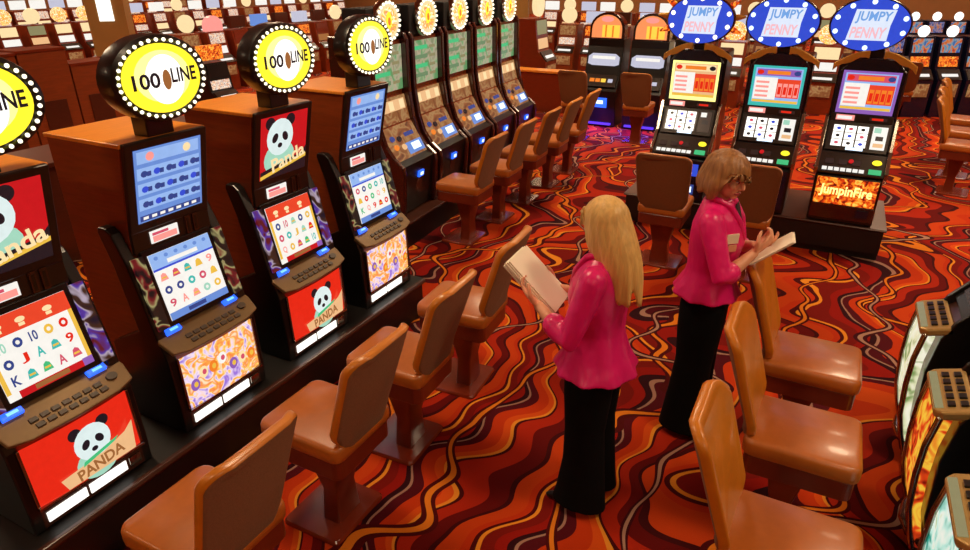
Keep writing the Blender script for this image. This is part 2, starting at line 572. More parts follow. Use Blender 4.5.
def oval_topper(parent, F, b, ra, rb, shell, depth=0.12, bulbs=36, text=True, face='yellow', br=0.0085):
    """lit oval sign on a dark shell with a ring of bulbs"""
    t = MB().oval(F, 0, b, [(ra * .8, rb * .8, -depth), (ra * 1.0, rb * 1.0, -depth * .75), (ra * 1.02, rb * 1.02, -.02), (ra * .99, rb * .99, 0.0), (ra * .90, rb * .90, .008), (ra * .86, rb * .86, 0.0)], shell).build('topper', parent, smooth=40)
    mb = MB()
    if face == 'yellow':
        mb.oval(F, 0, b, [(ra * .8, rb * .8, 0.0), (ra * .8, rb * .8, .010)], 'e_yellow')
        mb.fdisc(F, 0, b + rb * .05, ra * .58, rb * .6, .0115, 'e_lemon', 30)
        mb.fdisc(F, ra * .03, b - rb * .03, ra * .40, rb * .58, .0125, 'e_white', 30)  # paler discs paint the sign's central glow into its face
        if text:
            mb.ftext(F, '100', -ra * .36, b - rb * .02, ra * .56, rb * .36, .0140, 'e_ink')
            mb.fdisc(F, ra * .06, b - rb * .04, ra * .09, rb * .24, .0142, 'e_brown', 14)
            mb.ftext(F, 'LINE', ra * .43, b + rb * .04, ra * .54, rb * .34, .0140, 'e_ink')
    else:
        mb.oval(F, 0, b, [(ra * .82, rb * .82, 0.0), (ra * .82, rb * .82, .010)], 'e_cream')
        mb.fdisc(F, 0, b, ra * .66, rb * .66, .0115, 'm_topper', 24)
        mb.fdisc(F, 0, b + rb * .05, ra * .22, rb * .4, .0125, 'e_yellow', 16)
        mb.fdisc(F, ra * .02, b, ra * .12, rb * .2, .0135, 'e_orange', 12)
    mb.build('sign_face', t)
    for i in range(bulbs):
        a = 2 * PI * i / bulbs
        p = F.pt(ra * .885 * math.cos(a), b + rb * .885 * math.sin(a), .012)
        bulb(t, p, br)
    return t

# ------------------------------------------------------------------ near left bank: wood clad video machines
def slot_near(y, style, label):
    T = thing('slot_machine', label, 'slot machine', (-2.70, y, 0.30), 90, 'wood clad slot machines of the near left bank')
    zo = 0.30
    def Z(z): return z - zo
    def P(l): return [(d, Z(z)) for d, z in l]
    cab = MB().prism(P([(-.52, .30), (.06, .30), (.06, .70), (.0, .86), (-.09, 1.22), (-.085, 1.34), (.0, 1.765), (-.52, 1.765)]), -.225, .225, 'wood')
    cab = cab.build('cabinet', T, bevel=.004)
    MB().prism(P([(-.53, 1.765), (.01, 1.765), (.012, 1.785), (-.53, 1.785)]), -.232, .232, 'wood_lit_top').build('top_board', T, bevel=.004)
    for s in (-1, 1):
        a, c = (s * .228, s * .282)
        MB().prism(P([(-.34, .30), (.085, .30), (.09, .42), (.075, .72), (.03, .86), (-.06, 1.22), (-.125, 1.36), (-.16, 1.385), (-.215, 1.385), (-.225, 1.36), (-.17, 1.20), (-.10, .86), (-.34, .74)]), min(a, c), max(a, c), 'black').build('side_panel', T, bevel=.008)
    # reflective side glass beside the main screen, its reflections painted as glowing patches
    Fm = Frame(.015, Z(.875), -.072, Z(1.245))
    for s in (-1, 1):
        a0, a1 = sorted((s * .204, s * .262))
        MB().fbox(Fm, a0, a1, -Fm.h / 2 - .0, Fm.h / 2 - .01, .006, .026, 'm_reflection' if style == 'panda' else 'm_reflection_warm').build('reflective_strip', T)
    # upper bezel and screen
    Ft = Frame(-.075, Z(1.37), .018, Z(1.78))
    MB().fbox(Ft, -.222, .222, -Ft.h / 2 - .02, Ft.h / 2 + .005, -.01, .016, 'bezel').build('top_bezel', T, bevel=.006)
    m = MB()
    w, h = .182, Ft.h / 2 - .028
    if style == 'panda':
        m.fbox(Ft, -w, w, -h, h, .012, .018, 'e_red')
        panda(m, Ft, -.035, .035, .30, .0186)
        m.fpoly(Ft, [(-w, -h), (w, -h), (w, -h * .2), (w * .8, -h * .42), (-w, -h * .72)], .0204, 'e_ink')
        m.fpoly(Ft, [(-w, -h * .98), (w, -h * .60), (w, -h * .48), (-w, -h * .86)], .0208, 'e_gold')
        m.ftext(Ft, 'Panda', .035, -h * .46, .27, .085, .0214, 'e_cream', tilt=.22)
    else:
        m.fbox(Ft, -w, w, -h, h, .012, .018, 'e_navy')
        pay_table(m, Ft, w, h, .0186)
    m.build('top_screen', T)
    # ticket panel
    Fp = Frame(-.08, Z(1.24), -.078, Z(1.37))
    MB().fbox(Fp, -.222, .222, -.06, .062, -.01, .012, 'bezel').build('mid_panel', T, bevel=.004)
    m = MB().fbox(Fp, -.13, .025, -.03, .03, .012, .018, 'e_soft')
    m.fquad(Fp, -.12, .015, -.025, .005, .0186, 'e_pink')
    m.fquad(Fp, -.12, -.03, .008, .022, .0186, 'e_rose')
    m.build('ticket_light', T)
    for a in (.07, .115):
        MB().fbox(Fp, a, a + .028, -.045, .048, .010, .022, 'trim_brown').fbox(Fp, a + .008, a + .02, -.035, .038, .0215, .024, 'black').build('bill_slot', T)
    # main screen
    MB().fbox(Fm, -.205, .205, -Fm.h / 2 - .01, Fm.h / 2 + .01, -.01, .014, 'black').build('main_bezel', T, bevel=.006)
    w, h = .178, Fm.h / 2 - .02
    m = MB().fbox(Fm, -w, w, -h, h, .010, .018, 'e_soft')
    if style == 'panda':
        m.fquad(Fm, -w, w, h * .52, h, .0186, 'e_header')
        for a in (-.11, -.02, .09):
            m.fdisc(Fm, a, h * .76, .02, .012, .019, 'e_cream', 10)
            m.fquad(Fm, a - .012, a + .012, h * .6, h * .68, .019, 'e_cream')
        m.fquad(Fm, -w, -w * .9, -h, h * .52, .0186, 'e_gold'); m.fquad(Fm, w * .9, w, -h, h * .52, .0186, 'e_gold')
        reel_grid(m, Fm, -w * .88, w * .88, -h * .78, h * .48, .019, 5, 3, int(y * 10))
        m.fquad(Fm, -w * .8, w * .8, -h, -h * .82, .0188, 'e_red'); m.fquad(Fm, -w * .4, w * .4, -h * .97, -h * .85, .0192, 'e_brown')
        m.fquad(Fm, -w, -w * .75, -h, -h * .82, .0192, 'e_soft'); m.fquad(Fm, w * .75, w, -h, -h * .8, .0192, 'e_purple')
    else:
        m.fquad(Fm, -w, w, h * .56, h, .0186, 'e_sky')
        m.fquad(Fm, -w * .5, w * .5, h * .62, h * .74, .019, 'e_soft')
        for i in range(6):
            m.fdisc(Fm, -w * .8 + i * w * .32, h * .86, .012, .010, .019, 'e_blue', 8)
        m.fquad(Fm, -w, w, h * .5, h * .56, .0190, 'e_deep')
        reel_grid(m, Fm, -w * .96, w * .96, -h * .72, h * .48, .019, 5, 3, int(y * 10))
        m.fquad(Fm, -w, w, -h, -h * .78, .0188, 'e_blue'); m.fquad(Fm, -w * .4, w * .2, -h * .95, -h * .83, .0192, 'e_navy')
    m.build('main_screen', T)
    # button deck
    Fd = Frame(.125, Z(.772), .0, Z(.862))
    H = Fd.h / 2
    pts = [(-.27, H), (.27, H), (.285, .02), (.272, -H * .85), (.19, -H * 1.14), (0, -H * 1.22), (-.19, -H * 1.14), (-.272, -H * .85), (-.285, .02)]
    dk = MB().fplate(Fd, pts[::-1], -.02, .004, 'deck_metal').build('button_deck', T, bevel=.006)
    for r in range(2):
        for i in range(7):
            MB().fbox(Fd, -.15 + i * .046 - r * .01, -.115 + i * .046 - r * .01, -.058 + r * .032, -.036 + r * .032, .004, .011, 'button_grey').build('button', dk, bevel=.003)
    bb = MB().oval(Fd, .205, -.01, [(.026, .020, .003), (.024, .018, .014)], 'button_grey', 16).build('spin_button', dk)
    for a in (-.19, .17):
        MB().fbox(Fd, a - .042, a + .042, .032, .062, .004, .024, 'e_bluelamp').fbox(Fd, a - .02, a + .025, .040, .054, .024, .027, 'e_cyan').build('blue_lamp', dk, bevel=.006)
    # belly glass
    Fb = Frame(.098, Z(.43), .088, Z(.725))
    H = Fb.h / 2
    w = .235
    seg = 10
    m = MB()
    mm = 'e_hot' if style == 'panda' else 'm_floral'
    vs, fs = [], []
    for j, (bz) in enumerate((-H, H)):
        for i in range(seg + 1):
            a = -w + 2 * w * i / seg
            vs.append(Fb.pt(a, bz, .0 + .018 * (1 - (a / w) ** 2)))
    for i in range(seg):
        fs.append((i, i + 1, i + seg + 2, i + seg + 1))
    m.add(vs, fs, mm)
    if style == 'panda':
        panda(m, Fb, .03, .0, .24, .0195)
        m.fpoly(Fb, [(-.12, -H * .95), (.2, -H * .95), (.215, H * .05), (.17, -H * .2), (.06, -H * .42), (-.14, -H * .55)], .0215, 'e_peach')
        m.fpoly(Fb, [(-.04, -H * .55), (.12, -H * .3), (.14, -H * .18), (-.03, -H * .4)], .0220, 'e_green')
        m.ftext(Fb, 'PANDA', .04, -H * .68, .22, .055, .0222, 'e_brown', tilt=.1)
    else:
        rnd = random.Random(int(y * 7))
        for i in range(7):
            a = -.19 + i * .062; b = rnd.uniform(-.05, .05)
            m.fdisc(Fb, a, b, .028, .034, .0195, ('e_purple', 'e_cream', 'e_orange', 'e_soft')[i % 4], 12)
            m.fdisc(Fb, a + .004, b, .013, .016, .0200, ('e_gold', 'e_rose')[i % 2], 10)
    bg = m.build('belly_glass', T)
    t = MB().fbox(Fb, -w - .012, w + .012, -H - .014, -H, -.03, .016, 'chrome')
    for s in (-1, 1):
        a0, a1 = sorted((s * w, s * (w + .012)))
        t.fbox(Fb, a0, a1, -H, H, -.03, .006, 'chrome')
    t.build('belly_trim', T, bevel=.003)
    # base light boxes
    Fs = Frame(.085, Z(.31), .085, Z(.40))
    MB().fbox(Fs, -.24, .24, -.045, .045, -.03, .004, 'trim_brown').build('base_panel', T, bevel=.003)
    for a0, a1 in ((-.22, -.045), (-.03, .15)):
        MB().fbox(Fs, a0, a1, -.022, .026, .004, .010, 'e_white').build('base_light', T)
    MB().fbox(Fs, .165, .225, -.02, .03, .003, .012, 'chrome').build('coin_tray', T, bevel=.004)
    # topper
    MB().prism(P([(-.10, 1.783), (.0, 1.783), (.0, 1.90), (-.10, 1.90)]), -.07, .07, 'black').build('topper_neck', T, bevel=.006)
    Fo = Frame(.045, Z(1.785), .045, Z(2.285), .025)
    oval_topper(T, Fo, .0, .246, .184, 'black')
    return T

slot_near(1.20, 'panda', 'wood clad slot machine with panda screens whose oval sign is cut by the frame')
slot_near(1.965, 'blue', 'wood clad slot machine with blue pay table screen, between the two panda machines')
slot_near(2.73, 'panda', 'wood clad slot machine with panda screens between two blue screened machines')
slot_near(3.495, 'blue', 'wood clad slot machine with blue screens at the aisle end of its bank')
pl = thing('machine_plinth', 'long black plinth with brown top ledge under the wood clad panda machines', 'plinth', (-2.9, 1.9, 0), 90)
MB().prism([(-.45, 0), (.36, 0), (.36, .27), (-.45, .27)], -1.9, 1.92, 'plinth_black').build('plinth_body', pl)
MB().prism([(-.47, .27), (.355, .27), (.355, .30), (-.47, .30)], -1.92, 1.94, 'plinth_black').build('top_ledge', pl)
MB().prism([(.345, .262), (.375, .262), (.385, .28), (.375, .2995), (.345, .2995)], -1.92, 1.94, 'trim_brown').build('edge_trim', pl, bevel=.004)

# ------------------------------------------------------------------ second left bank: curved machines with round toppers
def slot_curved(x, y, rz, label, k):
    T = thing('slot_machine', label, 'slot machine', (x, y, 0.26), rz, 'curved slot machines of the second left bank')
    def P(l): return [(d, z - .26) for d, z in l]
    MB().prism(P([(-.45, .26), (.20, .26), (.19, .78), (.06, .98), (.0, 1.14), (-.06, 1.36), (-.06, 1.86), (-.45, 1.86)]), -.29, .29, 'wood').build('cabinet', T, bevel=.004)
    for s in (-1, 1):
        a, c = sorted((s * .29, s * .345))
        MB().prism(P([(-.45, .26), (.27, .26), (.30, .70), (.285, .76), (.19, .84), (.11, .95), (.055, 1.12), (.02, 1.36), (.012, 1.86), (-.02, 1.92), (-.45, 1.92)]), a, c, 'cheek_red').build('side_cheek', T, bevel=.012)
    Fg = Frame(-.05, 1.40 - .26, -.05, 1.82 - .26)
    m = MB().fbox(Fg, -.27, .27, -.21, .21, -.005, .012, 'm_paytable')
    for j in range(4):
        m.fquad(Fg, -.22, .05, .12 - j * .09, .16 - j * .09, .0126, 'e_glass' if j % 2 else 'e_green')
        m.fquad(Fg, .09, .22, .12 - j * .09, .15 - j * .09, .0126, 'e_olive')
    m.build('pay_glass', T)
    Fr = Frame(.005, 1.10 - .26, -.05, 1.34 - .26)
    m = MB().fbox(Fr, -.28, .28, -.125, .125, .0, .014, 'm_jungle')
    m.fquad(Fr, -.25, .25, -.01, .095, .0146, 'e_peach')
    for i in range(5):
        m.fquad(Fr, -.24 + i * .098, -.155 + i * .098, .0, .085, .0152, ('e_cream', 'e_peach')[i % 2])
    m.build('reel_glass', T)
    Fd = Frame(.19, .79 - .26, .01, 1.09 - .26)
    dk = MB().fbox(Fd, -.285, .285, -Fd.h / 2, Fd.h / 2 - .01, -.01, .012, 'm_jungle').build('button_deck', T)
    for i, (a, b, mm) in enumerate(((-.19, .05, 'e_navy'), (-.19, -.04, 'e_orange'), (-.08, .03, 'e_ink'), (-.06, -.06, 'e_peach'))):
        MB().oval(Fd, a, b, [(.038, .03, .011), (.034, .026, .024)], mm, 14).build('button', dk)
    MB().fbox(Fd, -.02, .265, -.15, -.03, .012, .022, 'e_blue').fbox(Fd, .06, .21, -.12, -.05, .022, .026, 'e_ice').build('blue_lamp', dk)
    MB().fbox(Fd, .04, .20, .03, .07, .012, .022, 'e_navy').build('display', dk)
    F2 = Frame(.20, .30 - .26, .27, .78 - .26)
    MB().prism(P([(.10, .27), (.22, .27), (.275, .76), (.19, .80), (.10, .80)]), -.288, .288, 'black').build('front_panel', T)
    MB().fbox(F2, -.03, .07, .06, .12, .01, .03, 'e_bluelamp').fbox(F2, 0, .05, .075, .105, .03, .034, 'e_ice').build('bill_acceptor', T)
    MB().fbox(F2, -.04, .07, -.10, .05, .008, .018, 'wood_dark').build('cash_door', T)
    MB().prism(P([(-.30, 1.88), (-.04, 1.88), (-.04, 2.16), (-.30, 2.16)]), -.30, .30, 'soft_black').build('topper_box', T, bevel=.01)
    Fo = Frame(.0, 1.78 - .26, .0, 2.30 - .26)
    oval_topper(T, Fo, 0, .215, .185, 'chrome', .07, 22, False, 'round', .014)
    return T

B2 = [(-3.77 - .0633 * i * .75, 5.30 + i * .75) for i in range(5)]
for i, (x, y) in enumerate(B2):
    slot_curved(x, y, 90 + 3.6, '%s curved slot machine with round sign, counting from the yellow oval signs' % ORD[i], i)
pl = thing('machine_plinth', 'long black plinth under the curved slot machines with round signs', 'plinth', (-3.87, 6.8, 0), 90 + 3.6)
MB().prism([(-.48, 0), (.36, 0), (.36, .24), (-.48, .24)], -1.95, 1.95, 'plinth_black').build('plinth_body', pl)
MB().prism([(-.5, .24), (.39, .24), (.39, .26), (-.5, .26)], -1.98, 1.98, 'trim_brown').build('top_ledge', pl, bevel=.004)

# ------------------------------------------------------------------ centre bank: three tall machines with blue signs
def slot_tall(x, k, label):
    T = thing('slot_machine', label, 'slot machine', (x, 6.9, 0.32), 0, 'tall slot machines with blue oval signs')
    def P(l): return [(d, z - .32) for d, z in l]
    w = .275
    MB().prism(P([(-.42, .32), (.29, .32), (.30, .74), (.14, .98), (.03, 1.25), (.0, 1.70), (-.06, 1.76), (-.42, 1.76)]), -w, w, 'black').build('cabinet', T, bevel=.02)
    for s in (-1, 1):
        a0, a1 = sorted((s * (w - .01), s * (w + .022)))
        MB().prism(P([(.10, .78), (.33, .78), (.335, .84), (.17, 1.0), (.06, 1.25), (.03, 1.27), (.0, 1.25), (.06, 1.0)]), a0, a1, 'chrome').build('side_trim', T, bevel=.006)
    # rounded hood over the top screen
    Fh = Frame(.015, 1.25 - .32, .005, 1.80 - .32)
    pts = [(-.262, -.27)] + [(-.262 + .0, .13)] + [(-.22 * math.cos(t), .18 + .07 * math.sin(t)) for t in [PI * q / 8 for q in range(9)]] + [(.262, .13), (.262, -.27)]
    MB().fplate(Fh, pts[::-1], -.02, .022, 'navy').build('hood', T, bevel=.01)
    Fs = Frame(.028, 1.29 - .32, .018, 1.66 - .32)
    edge, bg, head = [('e_lemon', 'e_peach', 'e_cream'), ('e_teal', 'e_sky', 'e_purple'), ('e_purple', 'e_sky', 'e_rose')][k]
    m = MB().fbox(Fs, -.228, .228, -.185, .185, .0, .012, edge)
    m.fquad(Fs, -.205, .205, -.15, .165, .0126, bg)
    m.fquad(Fs, -.19, .19, .095, .155, .0132, head)
    m.fdisc(Fs, -.16, .125, .03, .022, .0138, 'e_hot', 10); m.fdisc(Fs, .16, .125, .03, .022, .0138, 'e_navy' if k else 'e_ink', 10)
    m.fquad(Fs, -.10, .10, .108, .142, .0138, 'e_orange')
    m.fquad(Fs, -.2, .0, -.12, .08, .0132, 'e_soft')
    m.fquad(Fs, .0, .2, -.10, .07, .0132, 'e_header')
    for i in range(4):
        m.fquad(Fs, .008 + i * .048, .046 + i * .048, -.09, .03, .0138, 'e_orange' if k != 1 else 'e_pink')
        m.fquad(Fs, .014 + i * .048, .040 + i * .048, -.07, .0, .0144, 'e_hot')
    for i in range(4):
        m.fquad(Fs, -.185, -.07, -.10 + i * .042, -.08 + i * .042, .0138, 'e_pink')
    m.fquad(Fs, -.2, .2, -.148, -.125, .0138, 'e_gold')
    m.build('top_screen', T)
    # mid strip
    Fm = Frame(.05, 1.215 - .32, .04, 1.285 - .32)
    m = MB().fbox(Fm, -.25, .25, -.034, .034, -.01, .01, 'bezel'); m.build('mid_panel', T, bevel=.003)
    MB().fbox(Fm, -.21, -.06, -.024, .024, .01, .016, 'e_pink').fquad(Fm, -.20, -.08, -.014, .014, .0166, 'e_soft').build('ticket_light', T)
    m = MB().fbox(Fm, .06, .20, -.014, .016, .01, .014, 'e_dim')
    m.fquad(Fm, .08, .17, -.008, .010, .0146, 'e_hot'); m.build('display', T)
    # reel glass
    Fr = Frame(.165, .975 - .32, .055, 1.21 - .32)
    MB().fbox(Fr, -.25, .25, -.135, .135, -.015, .008, 'bezel').build('reel_bezel', T, bevel=.005)
    m = MB().fbox(Fr, -.222, .09, -.10, .105, .008, .014, 'e_dim')
    for i in range(3):
        a = -.165 + i * .098
        for j in range(3):
            b = .066 - j * .066
            m.fbox(Fr, a - .043, a + .043, b - .03, b + .03, .014, .0165, 'e_white')
            m.fdisc(Fr, a, b, .018, .014, .0171, ('e_ink', 'e_rose', 'e_deep')[(i * 2 + j + k) % 3], 10)
    m.fquad(Fr, -.08, .06, -.125, -.10, .0145, 'e_ice')
    m.build('reel_glass', T)
    m = MB().fbox(Fr, .11, .225, -.10, .105, .008, .014, 'e_soft' if k else 'e_dim')
    m.fquad(Fr, .12, .175, .05, .095, .0146, 'e_mint' if k else 'e_soft')
    m.fquad(Fr, .14, .2, -.02, .02, .0146, 'e_ink'); m.fquad(Fr, .13, .21, -.08, -.045, .0146, 'e_peach' if k else 'e_dim')
    m.build('side_display', T)
    # button deck
    Fd = Frame(.325, .80 - .32, .175, .955 - .32)
    dk = MB().fbox(Fd, -.27, .27, -Fd.h / 2, Fd.h / 2, -.02, .008, 'bezel').build('button_deck', T, bevel=.006)
    for i in range(7):
        MB().fbox(Fd, -.235 + i * .05, -.195 + i * .05, -.088, -.058, .008, .018, 'e_soft').build('button', dk)
    for i in range(3):
        MB().fbox(Fd, -.22 + i * .11, -.15 + i * .11, -.02, .03, .008, .014, 'e_dim').build('button', dk)
    MB().oval(Fd, -.01, .02, [(.022, .02, .008), (.02, .018, .02)], 'e_red', 12).build('button', dk)
    MB().oval(Fd, .195, .03, [(.04, .026, .008), (.036, .022, .022)], 'e_yellow', 14).build('button', dk)
    MB().fbox(Fd, .14, .24, -.09, -.045, .008, .02, 'e_green').build('button', dk)
    # belly
    Fb = Frame(.31, .36 - .32, .315, .78 - .32)
    if k == 2:
        m = MB().fbox(Fb, -.25, .25, -.06, .185, .0, .012, 'm_fire')
        m.ftext(Fb, 'JumpinFire', .0, .06, .43, .12, .0126, 'e_lemon', tilt=-.02)
        m.build('belly_glass', T)
        MB().fbox(Fb, -.26, .26, -.2, -.065, -.005, .012, 'cheek_red').build('lower_panel', T, bevel=.004)
        MB().fbox(Fb, .12, .22, -.16, -.09, .011, .03, 'navy').build('bill_acceptor', T)
    else:
        MB().fbox(Fb, -.25, .25, -.2, .185, .0, .008, 'navy').build('belly_glass', T, bevel=.004)
        m = MB().fbox(Fb, .04, .2, .03, .15, .008, .018, 'e_deep').fpoly(Fb, [(.07, .05), (.15, .06), (.12, .1), (.1, .14), (.06, .13)], .0186, 'e_ice')
        m.build('bill_acceptor', T)
        MB().fbox(Fb, .08, .18, -.16, -.06, .008, .016, 'e_navy').fquad(Fb, .1, .16, -.14, -.08, .0166, 'e_ice').build('card_reader', T)
    # sign
    MB().prism(P([(-.16, 1.74), (-.02, 1.74), (-.02, 1.88), (-.16, 1.88)]), -.055, .055, 'black').build('topper_neck', T, bevel=.004)
    Fo = Frame(.03, 1.75 - .32, .03, 2.37 - .32, (-.02, -.05, -.11)[k])
    shell = 'cheek_red' if k == 0 else 'navy'
    t = MB().oval(Fo, 0, -.02, [(.26, .18, -.12), (.315, .22, -.09), (.32, .225, -.02), (.31, .218, .0)], shell).build('topper', T, smooth=40)
    b0 = -.02
    m = MB().oval(Fo, 0, b0, [(.302, .212, .0), (.302, .212, .01)], 'e_deep')
    m.fpoly(Fo, [(-.165, -.125 + b0), (.15, -.125 + b0), (.155, .0 + b0), (.18, .125 + b0), (-.125, .125 + b0), (-.145, .0 + b0)], .0112, 'e_pale')
    m.ftext(Fo, 'JUMPY', .018, .06 + b0, .27, .10, .0120, 'e_lake', skew=.1)
    m.ftext(Fo, 'PENNY', -.003, -.062 + b0, .27, .09, .0120, 'e_blush', skew=.1)
    m.build('sign_face', t)
    for i in range(10):
        a = 2 * PI * (i + .5) / 10
        bulb(t, Fo.pt(.272 * math.cos(a), b0 + .186 * math.sin(a), .014), .021, 'e_ice' if k else 'e_bulb')
    for s in (-1, 1):
        aa = [.055 + .27 * q / 8 for q in range(9)]
        outer = [(s * a, .31 - .12 * ((a - .055) / .27) ** 1.7) for a in aa]
        inner = [(s * a, .25 - .12 * ((a - .055) / .27) ** 1.7 - .01 * math.sin(a * 40)) for a in reversed(aa)]
        poly = outer + inner
        if s > 0: poly = poly[::-1]
        MB().fplate(Fh, poly, .012, .05, 'gold').build('gold_scroll', T, bevel=.006)
    if k == 0:
        for i in range(9):
            a = PI * (-.12 + 1.24 * i / 8)
            MB().chain([Fo.pt(.33 * math.cos(a), b0 + .235 * math.sin(a), -.05), Fo.pt(.40 * math.cos(a), b0 + .30 * math.sin(a), -.03)], [.03, .012], ('m_fire', 'gold')[i % 2], 8).build('sign_ray', t, smooth=60)
    return T

LAB3 = ['tall slot machine with yellow edged screen under a blue oval sign',
        'tall slot machine with teal edged screen under a blue oval sign',
        'tall slot machine with orange fire panel below and a blue oval sign']
for k, x in enumerate((-1.235, -.475, .285)):
    slot_tall(x, k, LAB3[k])
pl = thing('machine_plinth', 'black plinth box under the three tall machines with blue signs', 'plinth', (-.52, 7.0, 0), 0)
MB().prism([(-.55, .0), (.34, .0), (.34, .06), (.385, .07), (.385, .295), (-.55, .295)], -1.22, 1.19, 'plinth_black').build('plinth_body', pl)
MB().prism([(-.56, .295), (.40, .295), (.41, .305), (.40, .32), (-.56, .32)], -1.24, 1.21, 'trim_brown').build('top_ledge', pl, bevel=.004)

# ------------------------------------------------------------------ right bank: slant topped machines seen from behind their glass fronts
def slot_slant(y, belly, label, dark):
    T = thing('slot_machine', label, 'slot machine', (.80, y, 0.0), -90, 'slant top slot machines of the right bank')
    w = .185
    MB().prism([(-.62, .092), (.04, .092), (.07, .22), (.09, .60), (.05, .84), (.0, .88), (-.36, 1.36), (-.62, 1.36)], -w + .03, w - .03, 'wood_dark').build('cabinet', T, bevel=.006)
    for s in (-1, 1):
        a0, a1 = sorted((s * (w - .03), s * w))
        MB().prism([(-.62, .092), (.03, .092), (.08, .30), (.10, .60), (.08, .80), (.04, .90), (-.33, 1.40), (-.62, 1.40)], a0, a1, 'black').build('side_panel', T, bevel=.006)
    # curved lit belly
    prof = [(.075, .11), (.105, .20), (.135, .32), (.152, .50), (.155, .66), (.14, .80)]
    n = len(prof)
    vs = [(-w + .02, -d, z) for d, z in prof] + [(w - .02, -d, z) for d, z in prof] + [(-w + .02, -d + .04, z) for d, z in prof] + [(w - .02, -d + .04, z) for d, z in prof]
    fs = []
    for i in range(n - 1):
        fs.append((i, i + n, i + n + 1, i + 1))
        fs.append((i + 2 * n, i + 1 + 2 * n, i + 1 + 3 * n, i + 3 * n))
        fs.append((i, i + 1, i + 1 + 2 * n, i + 2 * n)); fs.append((i + n, i + 3 * n, i + 1 + 3 * n, i + 1 + n))
    MB().add(vs, fs, belly).build('belly_glass', T, smooth=180)
    for s in (-1, 1):
        pts = [(s * (w - .012), -d - .006, z) for d, z in prof]
        MB().chain(pts, [.014] * n, 'chrome', 8).build('chrome_trim', T, smooth=180)
    MB().chain([(-w + .02, -.045, .15), (-w * .5, -.085, .132), (0, -.10, .125), (w * .5, -.085, .132), (w - .02, -.045, .15)], [.03] * 5, 'chrome', 10).build('foot_rail', T, smooth=180)
    Fd = Frame(.175, .825, .035, .87)
    H = Fd.h / 2
    dk = MB().fplate(Fd, [(-w - .0, -H + .03), (-w + .03, -H), (w - .03, -H), (w, -H + .03), (w, H), (-w, H)], -.035, .006, 'deck_gold').build('button_deck', T, bevel=.01)
    for r in range(2):
        for i in range(5):
            MB().fbox(Fd, -.135 + i * .060, -.097 + i * .060, -.02 + r * .045, .008 + r * .045, .006, .016, 'black').build('button', dk, bevel=.003)
    MB().fbox(Fd, -.15, .15, -.065, -.035, .006, .010, 'e_olive').build('button_legend', dk)
    Fs = Frame(.005, .90, -.35, 1.37)
    MB().fbox(Fs, -w + .03, w - .03, -Fs.h / 2, Fs.h / 2, -.01, .012, 'black').build('screen_bezel', T, bevel=.006)
    m = MB().fbox(Fs, -.14, .14, -.24, .26, .010, .016, 'e_dim')
    m.fquad(Fs, -.13, .13, -.22, .05, .0166, 'm_rainbow' if not dark else 'e_dim')
    m.build('main_screen', T)
    return T
slot_slant(3.72, 'm_white_green', 'slant top slot machine with white lit curved front at the aisle edge', True)
slot_slant(2.96, 'm_amber', 'slant top slot machine with flame orange lit curved front', True)
slot_slant(2.20, 'm_aqua', 'slant top slot machine with aqua lit curved front, cut by the frame', False)
pl = thing('machine_plinth', 'low dark plinth under the slant top machines with lit curved fronts', 'plinth', (.80, 2.9, 0), -90)
MB().prism([(-.3, 0.0), (.06, 0.0), (.06, .07), (.04, .09), (-.3, .09)], -1.3, 1.4, 'navy').build('plinth_body', pl)

# ------------------------------------------------------------------ chairs
def rounded(w, h, r, n=5):
    pts = []
    for cx, cy, a0 in ((w - r, h - r, 0), (-w + r, h - r, 90), (-w + r, -h + r, 180), (w - r, -h + r, 270)):
        for i in range(n + 1):
            t = math.radians(a0 + 90 * i / n)
            pts.append((cx + r * math.cos(t), cy + r * math.sin(t)))
    return pts

